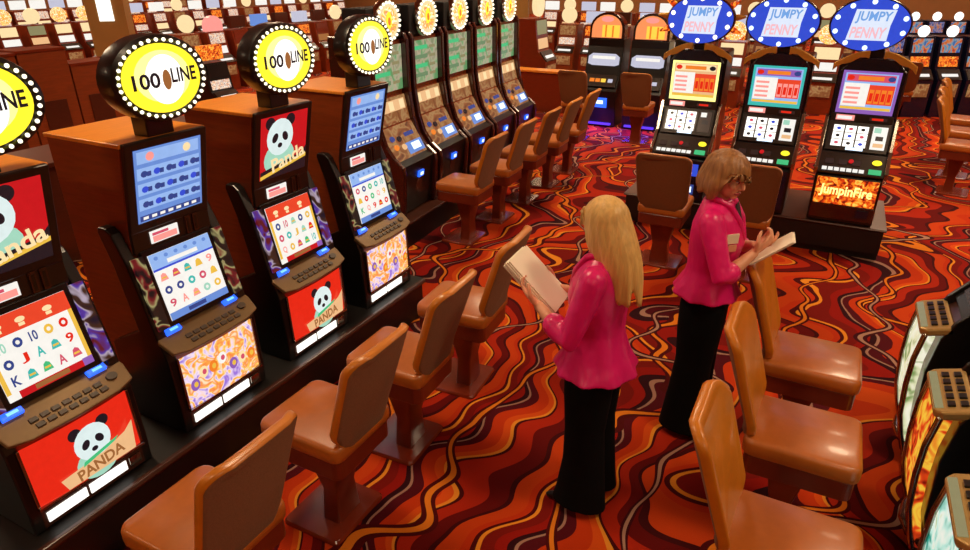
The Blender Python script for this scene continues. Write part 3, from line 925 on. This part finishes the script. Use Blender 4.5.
def make_chair(label, loc, rz, group, plain=False, wide=.215):
    T = thing('casino_chair', label, 'chair', loc, rz, group)
    # seat: thick rounded cushion, front towards -y
    rings = []
    for z, k in ((.528, .95), (.535, .99), (.56, 1.0), (.588, .997), (.603, .975), (.61, .92)):
        rings.append([(x * k, y * k + 0.0, z + .006 * (1 - (x / .21) ** 2)) for x, y in rounded(.205, .235, .045)])
    MB().loft(rings, 'leather_seat').build('seat', T, smooth=50)
    MB().loft([[(x, y, z) for x, y in rounded(.195, .222, .04)] for z in (.43, .529)], 'post').build('seat_apron', T, bevel=.006)
    # back: padded slab leaning away, leather in front and fabric behind, rounded corners, slightly dished
    lean = math.radians(17)
    M = Matrix.Translation((0, .24, .575)) @ Matrix.Rotation(-lean, 4, 'X')
    def bpt(a, b, c):
        k = 1.0 - .04 * max(0, b - .3) / .24 - .15 * (max(0, .28 - b) / .28) ** 1.4
        dish = .045 * (a / .21) ** 2 + .02 * math.sin((b) / .52 * PI)
        return M @ Vector((a * k, c - dish, b))
    out = [(a, b + .27) for a, b in rounded(wide, .27, .085, 6)]
    inn = lambda k: [(a * k, (b - .27) * k + .27) for a, b in out]
    fr = MB().loft([[bpt(a, b, -.026) for a, b in inn(.92)], [bpt(a, b, -.022) for a, b in inn(.975)], [bpt(a, b, -.012) for a, b in inn(1.0)], [bpt(a, b, .006) for a, b in inn(1.0)]], 'leather').build('back_cushion', T, smooth=60)
    MB().loft([[bpt(a, b, .006) for a, b in inn(1.0)], [bpt(a, b, .014) for a, b in inn(.995)], [bpt(a, b, .018) for a, b in inn(.98)], [bpt(a, b, .014) for a, b in inn(.965)]], 'leather' if not plain else 'fabric_plain').build('back_edge', T, smooth=60)
    MB().loft([[bpt(a, b, .010) for a, b in inn(.97)], [bpt(a, b, .0175) for a, b in inn(.968)], [bpt(a, b, .020) for a, b in inn(.9)]], 'fabric' if not plain else 'fabric_plain').build('back_panel', T, smooth=60)
    MB().loft([[(x * 1.0, y * 1.0 + .03, 0.022) for x, y in rounded(.085, .05, .012)], [(x * .8, y * .9 + .03, .2) for x, y in rounded(.085, .05, .012)], [(x * 1.35, y * 1.7 + .03, .432) for x, y in rounded(.085, .05, .012)]], 'post').build('pedestal', T, smooth=40)
    MB().loft([[(x, y - .02, z) for x, y in rounded(.19, .17, .03)] for z in (0.0, .012)] + [[(x * .96, y * .96 - .02, .022) for x, y in rounded(.19, .17, .03)]], 'plate').build('floor_plate', T, smooth=40)
    return T

g = 'chairs along the near left bank'
c0 = make_chair('tan casino chair facing the panda machine whose sign is cut by the frame', (-1.80, 1.15, 0), -90, g)
for (x, y, rz, lab) in ((-1.80, 1.85, -90, 'tan casino chair facing the blue screened machine between the panda machines'),
                        (-1.80, 2.47, -88, 'tan casino chair facing the panda machine between two blue screened machines'),
                        (-1.80, 3.16, -86, 'tan casino chair beside the white papers of the blonde woman')):
    c = copy_tree(c0); c.location = (x, y, 0); c.rotation_euler.z = math.radians(rz); c['label'] = lab
g = 'chairs along the right bank'
for (x, y, rz, lab) in ((.185, 3.45, 90, 'tan leather casino chair just in front of the brown haired woman'),
                        (.185, 2.745, 90, 'tan leather casino chair, second one from the brown haired woman'),
                        (.185, 2.03, 90, 'tan leather casino chair, third one from the brown haired woman')):
    c = copy_tree(c0); c.location = (x, y, 0); c.rotation_euler.z = math.radians(rz); c['label'] = lab; c['group'] = g
g = 'chairs along the second left bank'
for i in range(5):
    y = 5.38 + i * .69
    c = copy_tree(c0); c.location = (-3.02, y, 0); c.rotation_euler.z = math.radians(-88); c['group'] = g
    c['label'] = '%s tan casino chair along the curved machines, counting from the yellow oval signs' % ORD[i]
p0 = make_chair('plain brown backed chair standing between the two women', (-1.13, 5.70, 0), 180, 'plain backed chairs before the tall machines', True, .24)
c = copy_tree(p0); c.location = (-.45, 5.73, 0); c['label'] = 'plain brown backed chair half hidden behind the face of the brown haired woman'
g = 'plain backed chairs in the distance'
for (x, y, rz, lab) in ((-2.62, 10.2, 180, 'small plain brown backed chair before the pair of arch topped machines'),
                        (-3.55, 10.0, 180, 'small brown chair at the end of the wooden counter'),
                        (1.02, 13.6, 180, 'distant tan chair facing away beyond the machine with fire panel'),
                        (1.72, 11.2, 80, 'distant tan chair turned sideways, third one along the carpet edge'),
                        (1.60, 10.3, 80, 'distant tan chair turned sideways, second one along the carpet edge'),
                        (1.52, 9.45, 80, 'distant tan chair turned sideways, first one along the carpet edge')):
    c = copy_tree(p0); c.location = (x, y, 0); c.rotation_euler.z = math.radians(rz); c['label'] = lab; c['group'] = g

# ------------------------------------------------------------------ distant machines
def far_slot(kind):
    T = bpy.data.objects.new('slot_machine', None)
    COL.objects.link(T)
    top, sc, reel, cabm, shape = kind
    MB().prism([(-.4, 0), (.28, 0), (.28, .72), (.10, .92), (.02, 1.50), (-.4, 1.50)], -.3, .3, cabm).build('cabinet', T)
    F1 = Frame(.05, 1.2, .03, 1.48)
    MB().fbox(F1, -.24, .24, -.13, .13, 0, .012, sc).build('top_screen', T)
    F2 = Frame(.10, .94, .06, 1.16)
    MB().fbox(F2, -.24, .24, -.10, .09, 0, .012, reel).build('reel_screen', T)
    F3 = Frame(.29, .72, .12, .91)
    d = MB().fbox(F3, -.28, .28, -.12, .11, 0, .02, 'bezel').fbox(F3, -.2, .2, -.06, .0, .02, .028, 'e_soft').build('button_deck', T)
    Ft = Frame(.0, 1.52, .0, 1.92)
    if shape == 'round':
        MB().oval(Ft, 0, .03, [(.2, .2, -.1), (.23, .22, -.05), (.23, .22, 0), (.2, .19, .012)], top, 24).build('topper', T)
    elif shape == 'bulb':
        MB().ball((0, .02, 1.60), (.13, .10, .11), top, 14, 8).build('topper', T, smooth=180)
    elif shape == 'arch':
        pts = [(-.28, -.2)] + [(-.28 * math.cos(PI * q / 10), -.06 + .25 * math.sin(PI * q / 10)) for q in range(11)] + [(.28, -.2)]
        MB().fplate(Ft, pts[::-1], -.1, .01, top).build('topper', T)
    else:
        MB().fbox(Ft, -.26, .26, -.16, .14, -.12, .01, top).build('topper', T)
    MB().fbox(Frame(.29, .2, .29, .7), -.22, .22, -.05, .2, 0, .012, 'm_jungle').build('belly_glass', T)
    return T

KINDS = {
    'white': ('e_soft', 'm_reels', 'e_cream', 'wood_red', 'box'),
    'orange': ('m_topper', 'e_cream', 'e_soft', 'wood_red', 'round'),
    'cream': ('e_cream', 'e_olive', 'e_peach', 'wood_red', 'round'),
    'pink': ('e_pink', 'm_reels', 'e_soft', 'wood_red', 'arch'),
    'silver': ('e_silver', 'm_fire', 'm_reels', 'wood_red', 'box'),
    'brown': ('e_cream', 'm_jungle', 'm_reels', 'wood', 'round'),
    'blue': ('e_blue', 'm_rainbow', 'e_sky', 'wood_red', 'box'),
    'dim': ('wood_dark', 'wood_red', 'e_brown', 'wood_red', 'box'),
    'flame': ('m_fire', 'black', 'm_reels', 'black', 'box'),
    'tower': ('e_white', 'm_blue_reels', 'm_rainbow', 'navy', 'bulb'),
    'tower_red': ('e_white', 'm_rainbow', 'm_fire', 'navy', 'bulb'),
}
PROTO = {}
def place_far(kind, x, y, rz, label, group, sx=1.0, sz=1.0):
    if kind not in PROTO:
        PROTO[kind] = far_slot(KINDS[kind])
        c = PROTO[kind]
    else:
        c = copy_tree(PROTO[kind])
    c.location = (x, y, 0)
    c.rotation_euler = (0, 0, math.radians(rz))
    c.scale = (sx, 1, sz)
    tag(c, label, 'slot machine', group)
    return c

DESC = {'white': 'white box sign', 'orange': 'orange round sign', 'cream': 'cream round sign', 'pink': 'pink arched sign', 'silver': 'silver box sign', 'brown': 'warm lit reels', 'blue': 'blue box sign', 'dim': 'unlit brown sign', 'flame': 'fiery box sign', 'tower': 'white bulb', 'tower_red': 'white bulb'}
def row(kinds, x, y, dx, dy, n, rz, where, group, sx=1.0, sz=1.0):
    for i in range(n):
        k = kinds[i % len(kinds)]
        place_far(k, x + dx * i, y + dy * i, rz, 'distant slot machine with %s, %s in the row %s' % (DESC[k], ORD[i], where), group, sx, sz)

row(['cream', 'orange', 'cream', 'orange', 'orange'], -18.0, 8.85, 0, .68, 5, 90, 'beside the lit column', 'distant row beside the lit column', .84, .82)
row(['white', 'silver', 'white'], -23.2, 11.6, 0, .62, 6, 90, 'beyond the lit column', 'hindmost row beyond the lit column', .84, .86)
row(['silver', 'white', 'brown', 'white'], -19.2, 14.0, 0, .74, 14, 90, 'receding past the lit column', 'row receding past the lit column', .84, .84)
row(['brown', 'pink', 'dim', 'blue', 'dim', 'silver', 'dim', 'brown'], -12.4, 10.15, 0, .70, 8, 90, 'behind the yellow oval signs', 'row behind the yellow oval signs', .84, .82)
row(['flame'], -9.0, 7.75, 0, .8, 1, 90, 'showing between two yellow signs', None, .8, .74)
row(['dim', 'brown', 'silver', 'orange'], -9.6, 15.0, .0, .76, 8, 90, 'beyond the curved machines', 'row beyond the curved machines', .84, .82)
row(['brown', 'silver', 'dim', 'silver', 'flame'], -6.1, 16.2, .66, 0, 8, 0, 'behind the arch topped pair', 'row behind the arch topped pair', .84, .84)
row(['flame', 'orange', 'dim', 'orange'], -2.75, 14.2, .84, 0, 4, 0, 'behind the blue signs', 'row behind the blue signs', .9, .8)
row(['white', 'cream', 'silver'], -8.6, 21.2, .62, 0, 16, 0, 'along the back wall', 'far back row', .84, .84)
row(['white', 'brown', 'silver'], -26.0, 18.0, .0, .8, 8, 90, 'deep behind the columns', 'back row of the left hall', .84, .86)
row(['tower', 'tower_red', 'tower_red', 'tower'], .80, 14.45, .46, .24, 5, 27.5, 'past the fire panel machine', 'row past the fire panel machine', .72, .92)
row(['tower', 'tower_red'], .95, 19.2, .46, .24, 8, 27.5, 'behind the bulb topped row', 'second row past the fire panel machine', .72, .92)
# machine with round white sign and green screen beyond the curved bank
place_far('cream', -5.6, 13.2, 90, 'dark red slot machine with cream round sign above the wooden counter', None, 1.0, 1.05)
# arch topped pair with blue glow at the foot
def arch_slot(x, label):
    T = thing('slot_machine', label, 'slot machine', (x, 11.25, 0), 0, 'arch topped slot machines')
    MB().prism([(-.4, 0), (.2, 0), (.24, .6), (.10, .85), (.0, 1.3), (.0, 1.42), (-.4, 1.42)], -.31, .31, 'black').build('cabinet', T, bevel=.01)
    F = Frame(.0, 1.30, -.02, 1.86)
    pts = [(-.30, -.16)] + [(-.30 * math.cos(PI * q / 12), .0 + .26 * math.sin(PI * q / 12)) for q in range(13)] + [(.30, -.16)]
    MB().fplate(F, pts[::-1], -.2, .01, 'cheek_red').build('arch_top', T, bevel=.01)
    inn = [(a * .86, b * .86 - .005) for a, b in pts]
    m = MB().fplate(F, inn[::-1], .008, .016, 'e_arch')
    m.fquad(F, -.08, .22, -.13, .06, .0166, 'e_flame'); m.fdisc(F, 0, .15, .11, .045, .0166, 'e_pink', 14); m.fquad(F, -.03, .0, -.13, .06, .0172, 'e_orange'); m.fquad(F, .09, .12, -.13, .05, .0172, 'e_orange')
    m.build('top_glass', T)
    F2 = Frame(.08, .98, .02, 1.22)
    MB().fplate(F2, [(-.27, -.08), (-.2, -.105), (.2, -.105), (.27, -.08), (.27, .04), (.2, .09), (-.2, .09), (-.27, .04)], 0, .016, 'e_silver').fquad(F2, -.2, .2, .0, .05, .0166, 'e_soft').build('reel_glass', T)
    F3 = Frame(.24, .66, .11, .86)
    dk = MB().fbox(F3, -.28, .28, -.11, .11, 0, .016, 'bezel').build('button_deck', T)
    for a, mm in ((-.14, 'e_orange'), (-.04, 'e_orange'), (.06, 'e_flame'), (.18, 'e_silver')):
        MB().fbox(F3, a - .04, a + .04, -.03, .03, .016, .026, mm).build('button', dk)
    F4 = Frame(.22, .12, .24, .58)
    MB().fbox(F4, -.12, .16, -.02, .14, 0, .02, 'e_bluelamp').fquad(F4, -.04, .1, .04, .1, .0206, 'e_ice').build('blue_lamp', T)
    MB().box(-.25, .25, -.26, -.20, .04, .07, 'e_violet').build('foot_light', T)
    return T
arch_slot(-3.55, 'arch topped slot machine with orange glass, closer to the wooden counter')
arch_slot(-2.80, 'arch topped slot machine with orange glass, closer to the blue signs')
for x in (-3.5, -2.8):
    l = lamp(x, 10.75, .35, 14, .4, (96, 50, 255), 170)  # added violet lamp near the floor, spreads the foot lights' glow over the carpet
# low wooden counter left of the arch pair
t = thing('wooden_counter', 'low reddish wooden counter with pale ledge, beside the arch topped machines', 'counter', (-5.0, 11.9, 0), 0)
MB().box(-1.0, 1.0, -.12, .12, 0, .72, 'wood_red').build('counter_body', t)
MB().box(-1.04, 1.04, -.16, .16, .72, .76, 'wood_lit_top').build('counter_top', t, bevel=.005)
# backs of machines facing away behind the near bank
for i in range(5):
    y = 3.9 + i * .64
    t = thing('slot_machine', 'wooden backed slot machine turned away behind the oval signs, %s along its row' % ORD[i], 'slot machine', (-9.5, y, 0), -90, 'machines turned away behind the near bank')
    h = (1.5, 1.5, 1.52, 1.3, 1.25)[i]
    MB().prism([(-.35, 0), (.35, 0), (.35, .8), (.05, h), (-.35, h)], -.31, .31, 'wood').build('cabinet', t, bevel=.005)
    MB().prism([(-.36, h), (.06, h), (.06, h + .03), (-.36, h + .03)], -.32, .32, 'wood_red').build('top_board', t)
    MB().box(-.16, .16, .352, .36, .35, .9, 'wood_dark').build('back_door', t)
t = thing('wooden_counter', 'long dark wooden counter behind the wood clad panda machines', 'counter', (-6.3, 3.6, 0), 90)
MB().box(-1.6, 1.6, -.3, .3, 0, .9, 'wood_dark').build('counter_body', t)
MB().box(-1.65, 1.65, -.35, .35, .9, .94, 'wood_dark').build('counter_top', t, bevel=.005)
# column with a lit panel in the top left
t = thing('lit_column', 'square tan column with a tall white lit panel', 'column', (-16.2, 11.05, 0), 45)
MB().box(-.42, .42, -.42, .42, 0, HC, 'column_paint').build('shaft', t)
MB().box(-.5, .5, -.5, .5, 0, .55, 'wood_red').build('base', t)
MB().box(-.16, .16, -.45, -.42, 1.35, 3.2, 'e_white').build('light_panel', t)
t = thing('hall_column', 'plain square golden column among the distant machines', 'column', (-6.9, 15.0, 0), 20)
MB().box(-.22, .22, -.22, .22, .5, HC, 'column_paint').build('shaft', t)
MB().box(-.27, .27, -.27, .27, 0, .5, 'wood_red').build('base', t)

# ------------------------------------------------------------------ people (front towards -y, her left is +x)
def hand(mb, wrist, fwd, palm, side, curl, m):
    """palm with four bent fingers and a thumb; palm = direction the palm faces, side = direction from little finger to index"""
    W = Vector(wrist); f = Vector(fwd).normalized(); p = Vector(palm)
    p = (p - f * p.dot(f)).normalized(); s = Vector(side); s = (s - f * s.dot(f) - p * s.dot(p)).normalized()
    lens = [.062, .074, .080, .072]
    for i in range(4):
        o = (i - 1.5) * .0185
        base = W + f * .085 + s * o
        mb.chain([W + f * .012 + s * o * .7, W + f * .05 + s * o * .95, base], [.0125, .0125, .0105], m, 10)
        L = lens[i]
        pts = [base]
        a = curl * .35
        for seg, q in ((.45, 1.0), (.32, 1.0), (.23, .8)):
            d = f * math.cos(a) + p * math.sin(a)
            pts.append(pts[-1] + d * L * seg)
            a += curl * q
        mb.chain(pts, [.0098, .0090, .0082, .0070], m, 10)
    tb = W + f * .025 + s * .028
    t1 = tb + (f * .6 + s * .65 + p * .35).normalized() * .038
    t2 = t1 + (f * .85 + s * .15 + p * .6).normalized() * .030
    t3 = t2 + (f * .9 - s * .05 + p * .5).normalized() * .022
    mb.chain([W + f * .012 + s * .012, tb, t1, t2, t3], [.014, .014, .0115, .0100, .0080], m, 10)

def make_woman(label, loc, rz, S, hair, headrot, headturn, arms, skirt, hem, cuffs):
    T = thing('person', label, 'person', loc, rz)
    HP = Vector((0, .012, 1.445))   # neck pivot
    HM = Matrix.Translation(HP) @ Matrix.Rotation(math.radians(headturn), 4, 'Z') @ Matrix.Rotation(math.radians(headrot), 4, 'X') @ Matrix.Translation(-HP)
    b = MB()
    # head
    h = MB()
    h.ball((0, .012, 1.562), (.070, .090, .094), 'skin', 24, 16)
    h.ball((0, -.018, 1.508), (.056, .066, .066), 'skin', 20, 12)
    h.ball((0, -.062, 1.466), (.024, .020, .018), 'skin')
    h.ball((0, -.044, 1.596), (.050, .032, .030), 'skin')
    h.chain([(0, -.074, 1.562), (0, -.088, 1.542), (0, -.097, 1.522)], [.008, .0095, .011], 'skin', 10)
    h.ball((0, -.084, 1.516), (.018, .012, .009), 'skin')
    for s in (-1, 1):
        h.ball((s * .034, -.058, 1.525), (.022, .020, .020), 'skin')
        h.ball((s * .071, .014, 1.542), (.010, .020, .030), 'skin')
    h.ball((0, -.074, 1.490), (.022, .012, .014), 'skin')
    h.xform(HM)
    k0 = len(b.v)
    b.add(h.v, h.f, 'skin')
    # neck, trunk, legs
    b.chain([(0, .02, 1.36), (0, .016, 1.42), (0, .012, 1.49)], [.056, .050, .048], 'skin')
    def ring(z, a, d, y0=0.0, n=24, rf=0.0, k=8, ph=0.0):
        return [(a * (1 + rf * math.sin(k * 2 * PI * i / n + ph)) * math.cos(2 * PI * i / n), y0 + d * (1 + rf * math.sin(k * 2 * PI * i / n + ph)) * math.sin(2 * PI * i / n), z) for i in range(n)]
    b.loft([ring(.80, .13, .095), ring(.90, .125, .09), ring(1.05, .110, .082), ring(1.20, .140, .098), ring(1.32, .150, .088), ring(1.38, .10, .065), ring(1.41, .05, .05)], 'skin')
    for s in (-1, 1):
        b.chain([(s * .075, .0, .80), (s * .085, -.005, .50), (s * .088, .012, .30), (s * .09, .02, .10)], [.068, .055, .050, .036], 'skin')
        b.chain([(s * .09, .03, .06), (s * .092, -.06, .045), (s * .094, -.13, .03)], [.032, .032, .022], 'skin')
    # arms
    for (sh, el, wr, hd, palm, side, curl) in arms:
        sh, el, wr = Vector(sh), Vector(el), Vector(wr)
        mid = el.lerp(wr, .35)
        b.chain([sh, sh.lerp(el, .5), el, mid, wr], [.046, .042, .036, .036, .024], 'skin')
        hand(b, wr, hd, palm, side, curl, 'skin')
    body = b.build('body', T, remesh=.0048, smooth_it=3)
    # face details
    for s in (-1, 1):
        e = MB().ball((s * .029, -.0700, 1.553), (.0115, .009, .0055), 'eye_white', 12, 8).xform(HM).build('eye', T, smooth=180)
        MB().ball((s * .029, -.0790, 1.552), (.0055, .004, .0058), 'iris', 10, 6).xform(HM).build('iris', e, smooth=180)
        MB().chain([(s * .014, -.0800, 1.574), (s * .030, -.0795, 1.579), (s * .046, -.068, 1.572)], [.0022, .0026, .0018], 'brow', 8).xform(HM).build('eyebrow', T, smooth=180)
    MB().chain([(-.021, -.0770, 1.488), (-.008, -.0865, 1.492), (.008, -.0865, 1.492), (.021, -.0770, 1.488)], [.003, .0048, .0048, .003], 'lips', 8).chain([(-.018, -.0775, 1.486), (0, -.0865, 1.482), (.018, -.0775, 1.486)], [.003, .0056, .003], 'lips', 8).xform(HM).build('lips', T, smooth=180)
    # hair shell
    def hair_shell(bottom, flare, sx, sy, sz, cz=1.560, cy=.022, nseg=72, rows=22, seed=1, thick=.0):
        rnd = random.Random(seed)
        ph = [rnd.uniform(0, 6.28) for _ in range(5)]
        outer = []
        for r in range(rows + 1):
            t = r / rows
            ring_ = []
            for i in range(nseg):
                a = 2 * PI * i / nseg           # 0 = +x, 90 deg = back (+y), 270 = front
                zb = bottom(a)
                stra = 1 + .018 * math.sin(17 * a + ph[0] + 2 * t) + .014 * math.sin(29 * a + ph[1] - 3 * t) + .012 * math.sin(9 * a + ph[2] + 4 * t)
                stra += .014 * math.sin(7 * a + 9 * t + ph[3]) * t
                dome = .42
                if t < dome:
                    q = (t / dome) * PI / 2
                    rr = math.sin(q) ; z = cz + sz * math.cos(q)
                    # bangs and fringe may end inside the dome
                    zz = z
                    if zb > cz:
                        lim = math.acos(min(1, max(0, (zb - cz) / sz)))
                        q = min(q, lim); rr = math.sin(q); zz = cz + sz * math.cos(q)
                    ring_.append(Vector((sx * rr * math.cos(a) * stra, cy + sy * rr * math.sin(a) * stra, zz)))
                else:
                    u = (t - dome) / (1 - dome)
                    if zb > cz:
                        lim = math.acos(min(1, max(0, (zb - cz) / sz)))
                        rr = math.sin(lim); zz = cz + sz * math.cos(lim); fl = 0; yo = 0
                    else:
                        rr = 1; zz = cz + (zb - cz) * u; fl, yo = flare(a, u, cz - zz)
                    ring_.append(Vector(((sx + fl) * rr * math.cos(a) * stra, cy + yo + (sy + fl) * rr * math.sin(a) * stra, zz)))
            outer.append(ring_)
        mb = MB()
        n = nseg
        vs, fs = [], []
        for r_ in outer: vs += r_
        for k in range(rows):
            for i in range(n):
                j = (i + 1) % n
                fs.append((k * n + i, (k + 1) * n + i, (k + 1) * n + j, k * n + j))
        mb.add(vs, fs, hair).xform(HM)
        o = mb.build('hair', T, smooth=180)
        md = o.modifiers.new('thickness', 'SOLIDIFY')
        md.thickness = .018
        md.offset = -1
        return o
    if hair == 'hair_blonde':
        def bot(a):
            f = (1 - math.sin(a)) / 2           # 1 in front, 0 at the back
            if f > .86: return 1.605
            if f > .74: return 1.605 - (0.86 - f) / .12 * .16
            s = .03 * math.cos(a * 5) + .02 * math.sin(a * 11)
            return 1.20 + s + .30 * max(0, f - .15)
        def fl(a, u, dz):
            back = max(0, math.sin(a))
            return .010 * math.sin(u * PI) - .022 * u * u, .015 * u + .03 * back * math.sin(u * 2.2)
        hair_shell(bot, fl, .092, .112, .108, seed=3)
    else:
        def bot(a):
            f = (1 - math.sin(a)) / 2
            if f > .82: return 1.586 - .12 * (a - 4.3) * (a > 4.3) * .3
            if f > .68: return 1.586 - (.82 - f) / .14 * .15
            return 1.435 + .012 * math.sin(a * 9) + .02 * max(0, f - .5)
        def fl(a, u, dz):
            return .018 * math.sin(u * PI * .8) - .012 * u, 0
        hair_shell(bot, fl, .097, .121, .114, seed=8)
    # jacket
    j = MB()
    W = skirt
    rings = [ring(hem, .222 * W, .200 * W, .005, 72, .050, 9, 1.0), ring(hem + .035, .206 * W, .180 * W, .005, 72, .035, 9, 1.1), ring(hem + .085, .184 * W, .155 * W, .003, 72, .02, 9, 1.2), ring(.995, .158, .130, 0, 72), ring(1.04, .148, .122, 0, 72),
             ring(1.12, .160, .128, -.004, 72), ring(1.20, .174, .138, -.010, 72), ring(1.28, .182, .126, -.002, 72), ring(1.335, .178, .104, .004, 72), ring(1.375, .14, .086, .01, 72), ring(1.405, .088, .074, .014, 72), ring(1.418, .070, .066, .016, 72)]
    j.loft(rings, 'jacket')
    for (sh, el, wr, hd, palm, side, curl) in arms:
        sh, el, wr = Vector(sh), Vector(el), Vector(wr)
        cuff = el.lerp(wr, cuffs)
        d = (wr - el).normalized()
        j.chain([sh + Vector((0, 0, .005)), sh.lerp(el, .35), sh.lerp(el, .75), el, el.lerp(wr, cuffs * .5), cuff], [.064, .060, .054, .051, .052, .056], 'jacket', 18)
    j.build('jacket', T, remesh=.009, smooth_it=4)
    # collar lapels
    c = MB()
    for s in (-1, 1):
        c.chain([(s * .060, .050, 1.432), (s * .072, .0, 1.425), (s * .066, -.055, 1.40), (s * .045, -.108, 1.32), (s * .012, -.142, 1.22)], [.014, .015, .018, .018, .010], 'jacket', 10)
    c.build('collar', T, remesh=.007, smooth_it=2)
    MB().add([(-.05, -.080, 1.40), (.05, -.080, 1.40), (.036, -.118, 1.30), (0, -.146, 1.215), (-.036, -.118, 1.30)], [(0, 4, 3, 2, 1)], 'shirt').build('shirt', T)
    # trousers
    t = MB()
    t.loft([ring(.74, .155, .122), ring(.84, .158, .125), ring(.95, .140, .110), ring(1.0, .130, .10)], 'trousers')
    for s in (-1, 1):
        def leg(z, cx, a, d, y0): return [(s * cx + a * math.cos(2 * PI * i / 24), y0 + d * math.sin(2 * PI * i / 24), z) for i in range(24)]
        t.loft([leg(.035, .092, .090, .145, .0), leg(.10, .090, .086, .132, .005), leg(.30, .088, .080, .108, .008), leg(.50, .086, .082, .100, 0), leg(.70, .082, .092, .116, 0), leg(.84, .078, .09, .12, 0), leg(.92, .07, .075, .10, 0)], 'trousers')
    t.build('trousers', T, remesh=.010, smooth_it=3)
    for s in (-1, 1):
        MB().chain([(s * .092, .055, .034), (s * .093, -.05, .036), (s * .095, -.125, .028), (s * .096, -.165, .018)], [.030, .037, .028, .014], 'shoe', 12).box(s * .092 - .014, s * .092 + .014, .045, .078, 0, .04, 'shoe').build('shoe', T, smooth=50)
    T.scale = (S, S, S)
    return T

armsA = [((.165, .01, 1.335), (.235, -.06, 1.055), (.115, -.255, 1.135), (-.25, -.72, .50), (-.3, .5, .8), (.4, -.6, .6), .55),
         ((-.165, .01, 1.335), (-.235, -.06, 1.055), (-.115, -.255, 1.125), (.30, -.75, .42), (.3, .5, .8), (-.4, -.6, .6), .55)]
make_woman('blonde woman in pink jacket and black trousers, back to the camera, holding white papers', (-.735, 2.525, 0), -90, .972, 'hair_blonde', 14, -24, armsA, 1.0, .825, .46)
armsB = [((-.165, .01, 1.335), (-.235, -.09, 1.075), (-.085, -.205, 1.185), (.25, -.5, .6), (.5, .45, .7), (-.2, -.5, .8), .75),
         ((.165, .01, 1.335), (.225, -.09, 1.085), (.085, -.19, 1.16), (-.35, -.65, .4), (-.3, .2, .9), (.6, -.4, .2), .45)]
w2 = make_woman('brown haired woman in pink jacket and black trousers, writing on a pad', (-.395, 3.375, 0), 90, 1.0, 'hair_brown', 14, -26, armsB, .90, .885, .24)
bc, bu, bn = Vector((-.146, -.098, 1.262)), Vector((.66, -.75, 0)), Vector((-.75, -.66, 0))
bd = MB().hexa([bc + bu * (a * .034) + Vector((0, 0, z * .026)) + bn * c for c in (0, .006) for a, z in ((-1, -1), (1, -1), (1, 1), (-1, 1))], 'badge')
bd.build('name_badge', w2, bevel=.002)
bd = MB().hexa([bc + bu * (a * .03) + Vector((0, 0, z * .018 - .052)) + bn * c for c in (-.004, .004) for a, z in ((-1, -1), (1, -1), (1, 1), (-1, 1))], 'skin')
bd.build('badge_holder', w2, bevel=.002)

def sheet(name, label, cat, center, uax, vax, w, l, th, n):
    u = Vector(uax).normalized(); v = Vector(vax); v = (v - u * v.dot(u)).normalized(); nn = u.cross(v)
    c = Vector(center)
    mb = MB()
    for k in range(n):
        o = c + nn * (th * k * 1.15)
        q = [(-w, -l), (w, -l), (w, l), (-w, l)]
        e = .004 * (k % 3 - 1)
        mb.hexa([o + u * (a + e) + v * (b_ + e) for a, b_ in q] + [o + u * (a + e) + v * (b_ + e) + nn * th for a, b_ in q], 'paper')
    return tag(mb.build(name), label, cat)
# world positions follow from the women's hands
sheet('paper_stack', 'thick stack of white papers held by the blonde woman', 'papers', (-1.035, 2.54, 1.178), (.05, -1, 0), (-.68, 0, .62), .105, .155, .0075, 5)
sheet('writing_pad', 'white note pad held by the brown haired woman', 'pad', (-.12, 3.35, 1.205), (-.1, 1, -.05), (.72, .1, .6), .085, .115, .004, 3)

# ------------------------------------------------------------------ camera, world, view
cam = bpy.data.cameras.new('camera')
cam.sensor_width = 36.0
cam.lens = 651 / 970 * 36.0
cam.clip_end = 200
co = bpy.data.objects.new('camera', cam)
COL.objects.link(co)
co.location = (0, 0, 2.47)
co.rotation_euler = (math.radians(90 - 25.1), 0, math.radians(27.5))
SC.camera = co
w = bpy.data.worlds.new('world')
w.use_nodes = True
w.node_tree.nodes['Background'].inputs[0].default_value = (0.9, 0.62, 0.38, 1)
w.node_tree.nodes['Background'].inputs[1].default_value = 0.03
SC.world = w
vs = SC.view_settings
vs.view_transform = 'Standard'
vs.look = 'None'
vs.gamma = 1
vs.exposure = 0
vs.use_curve_mapping = False
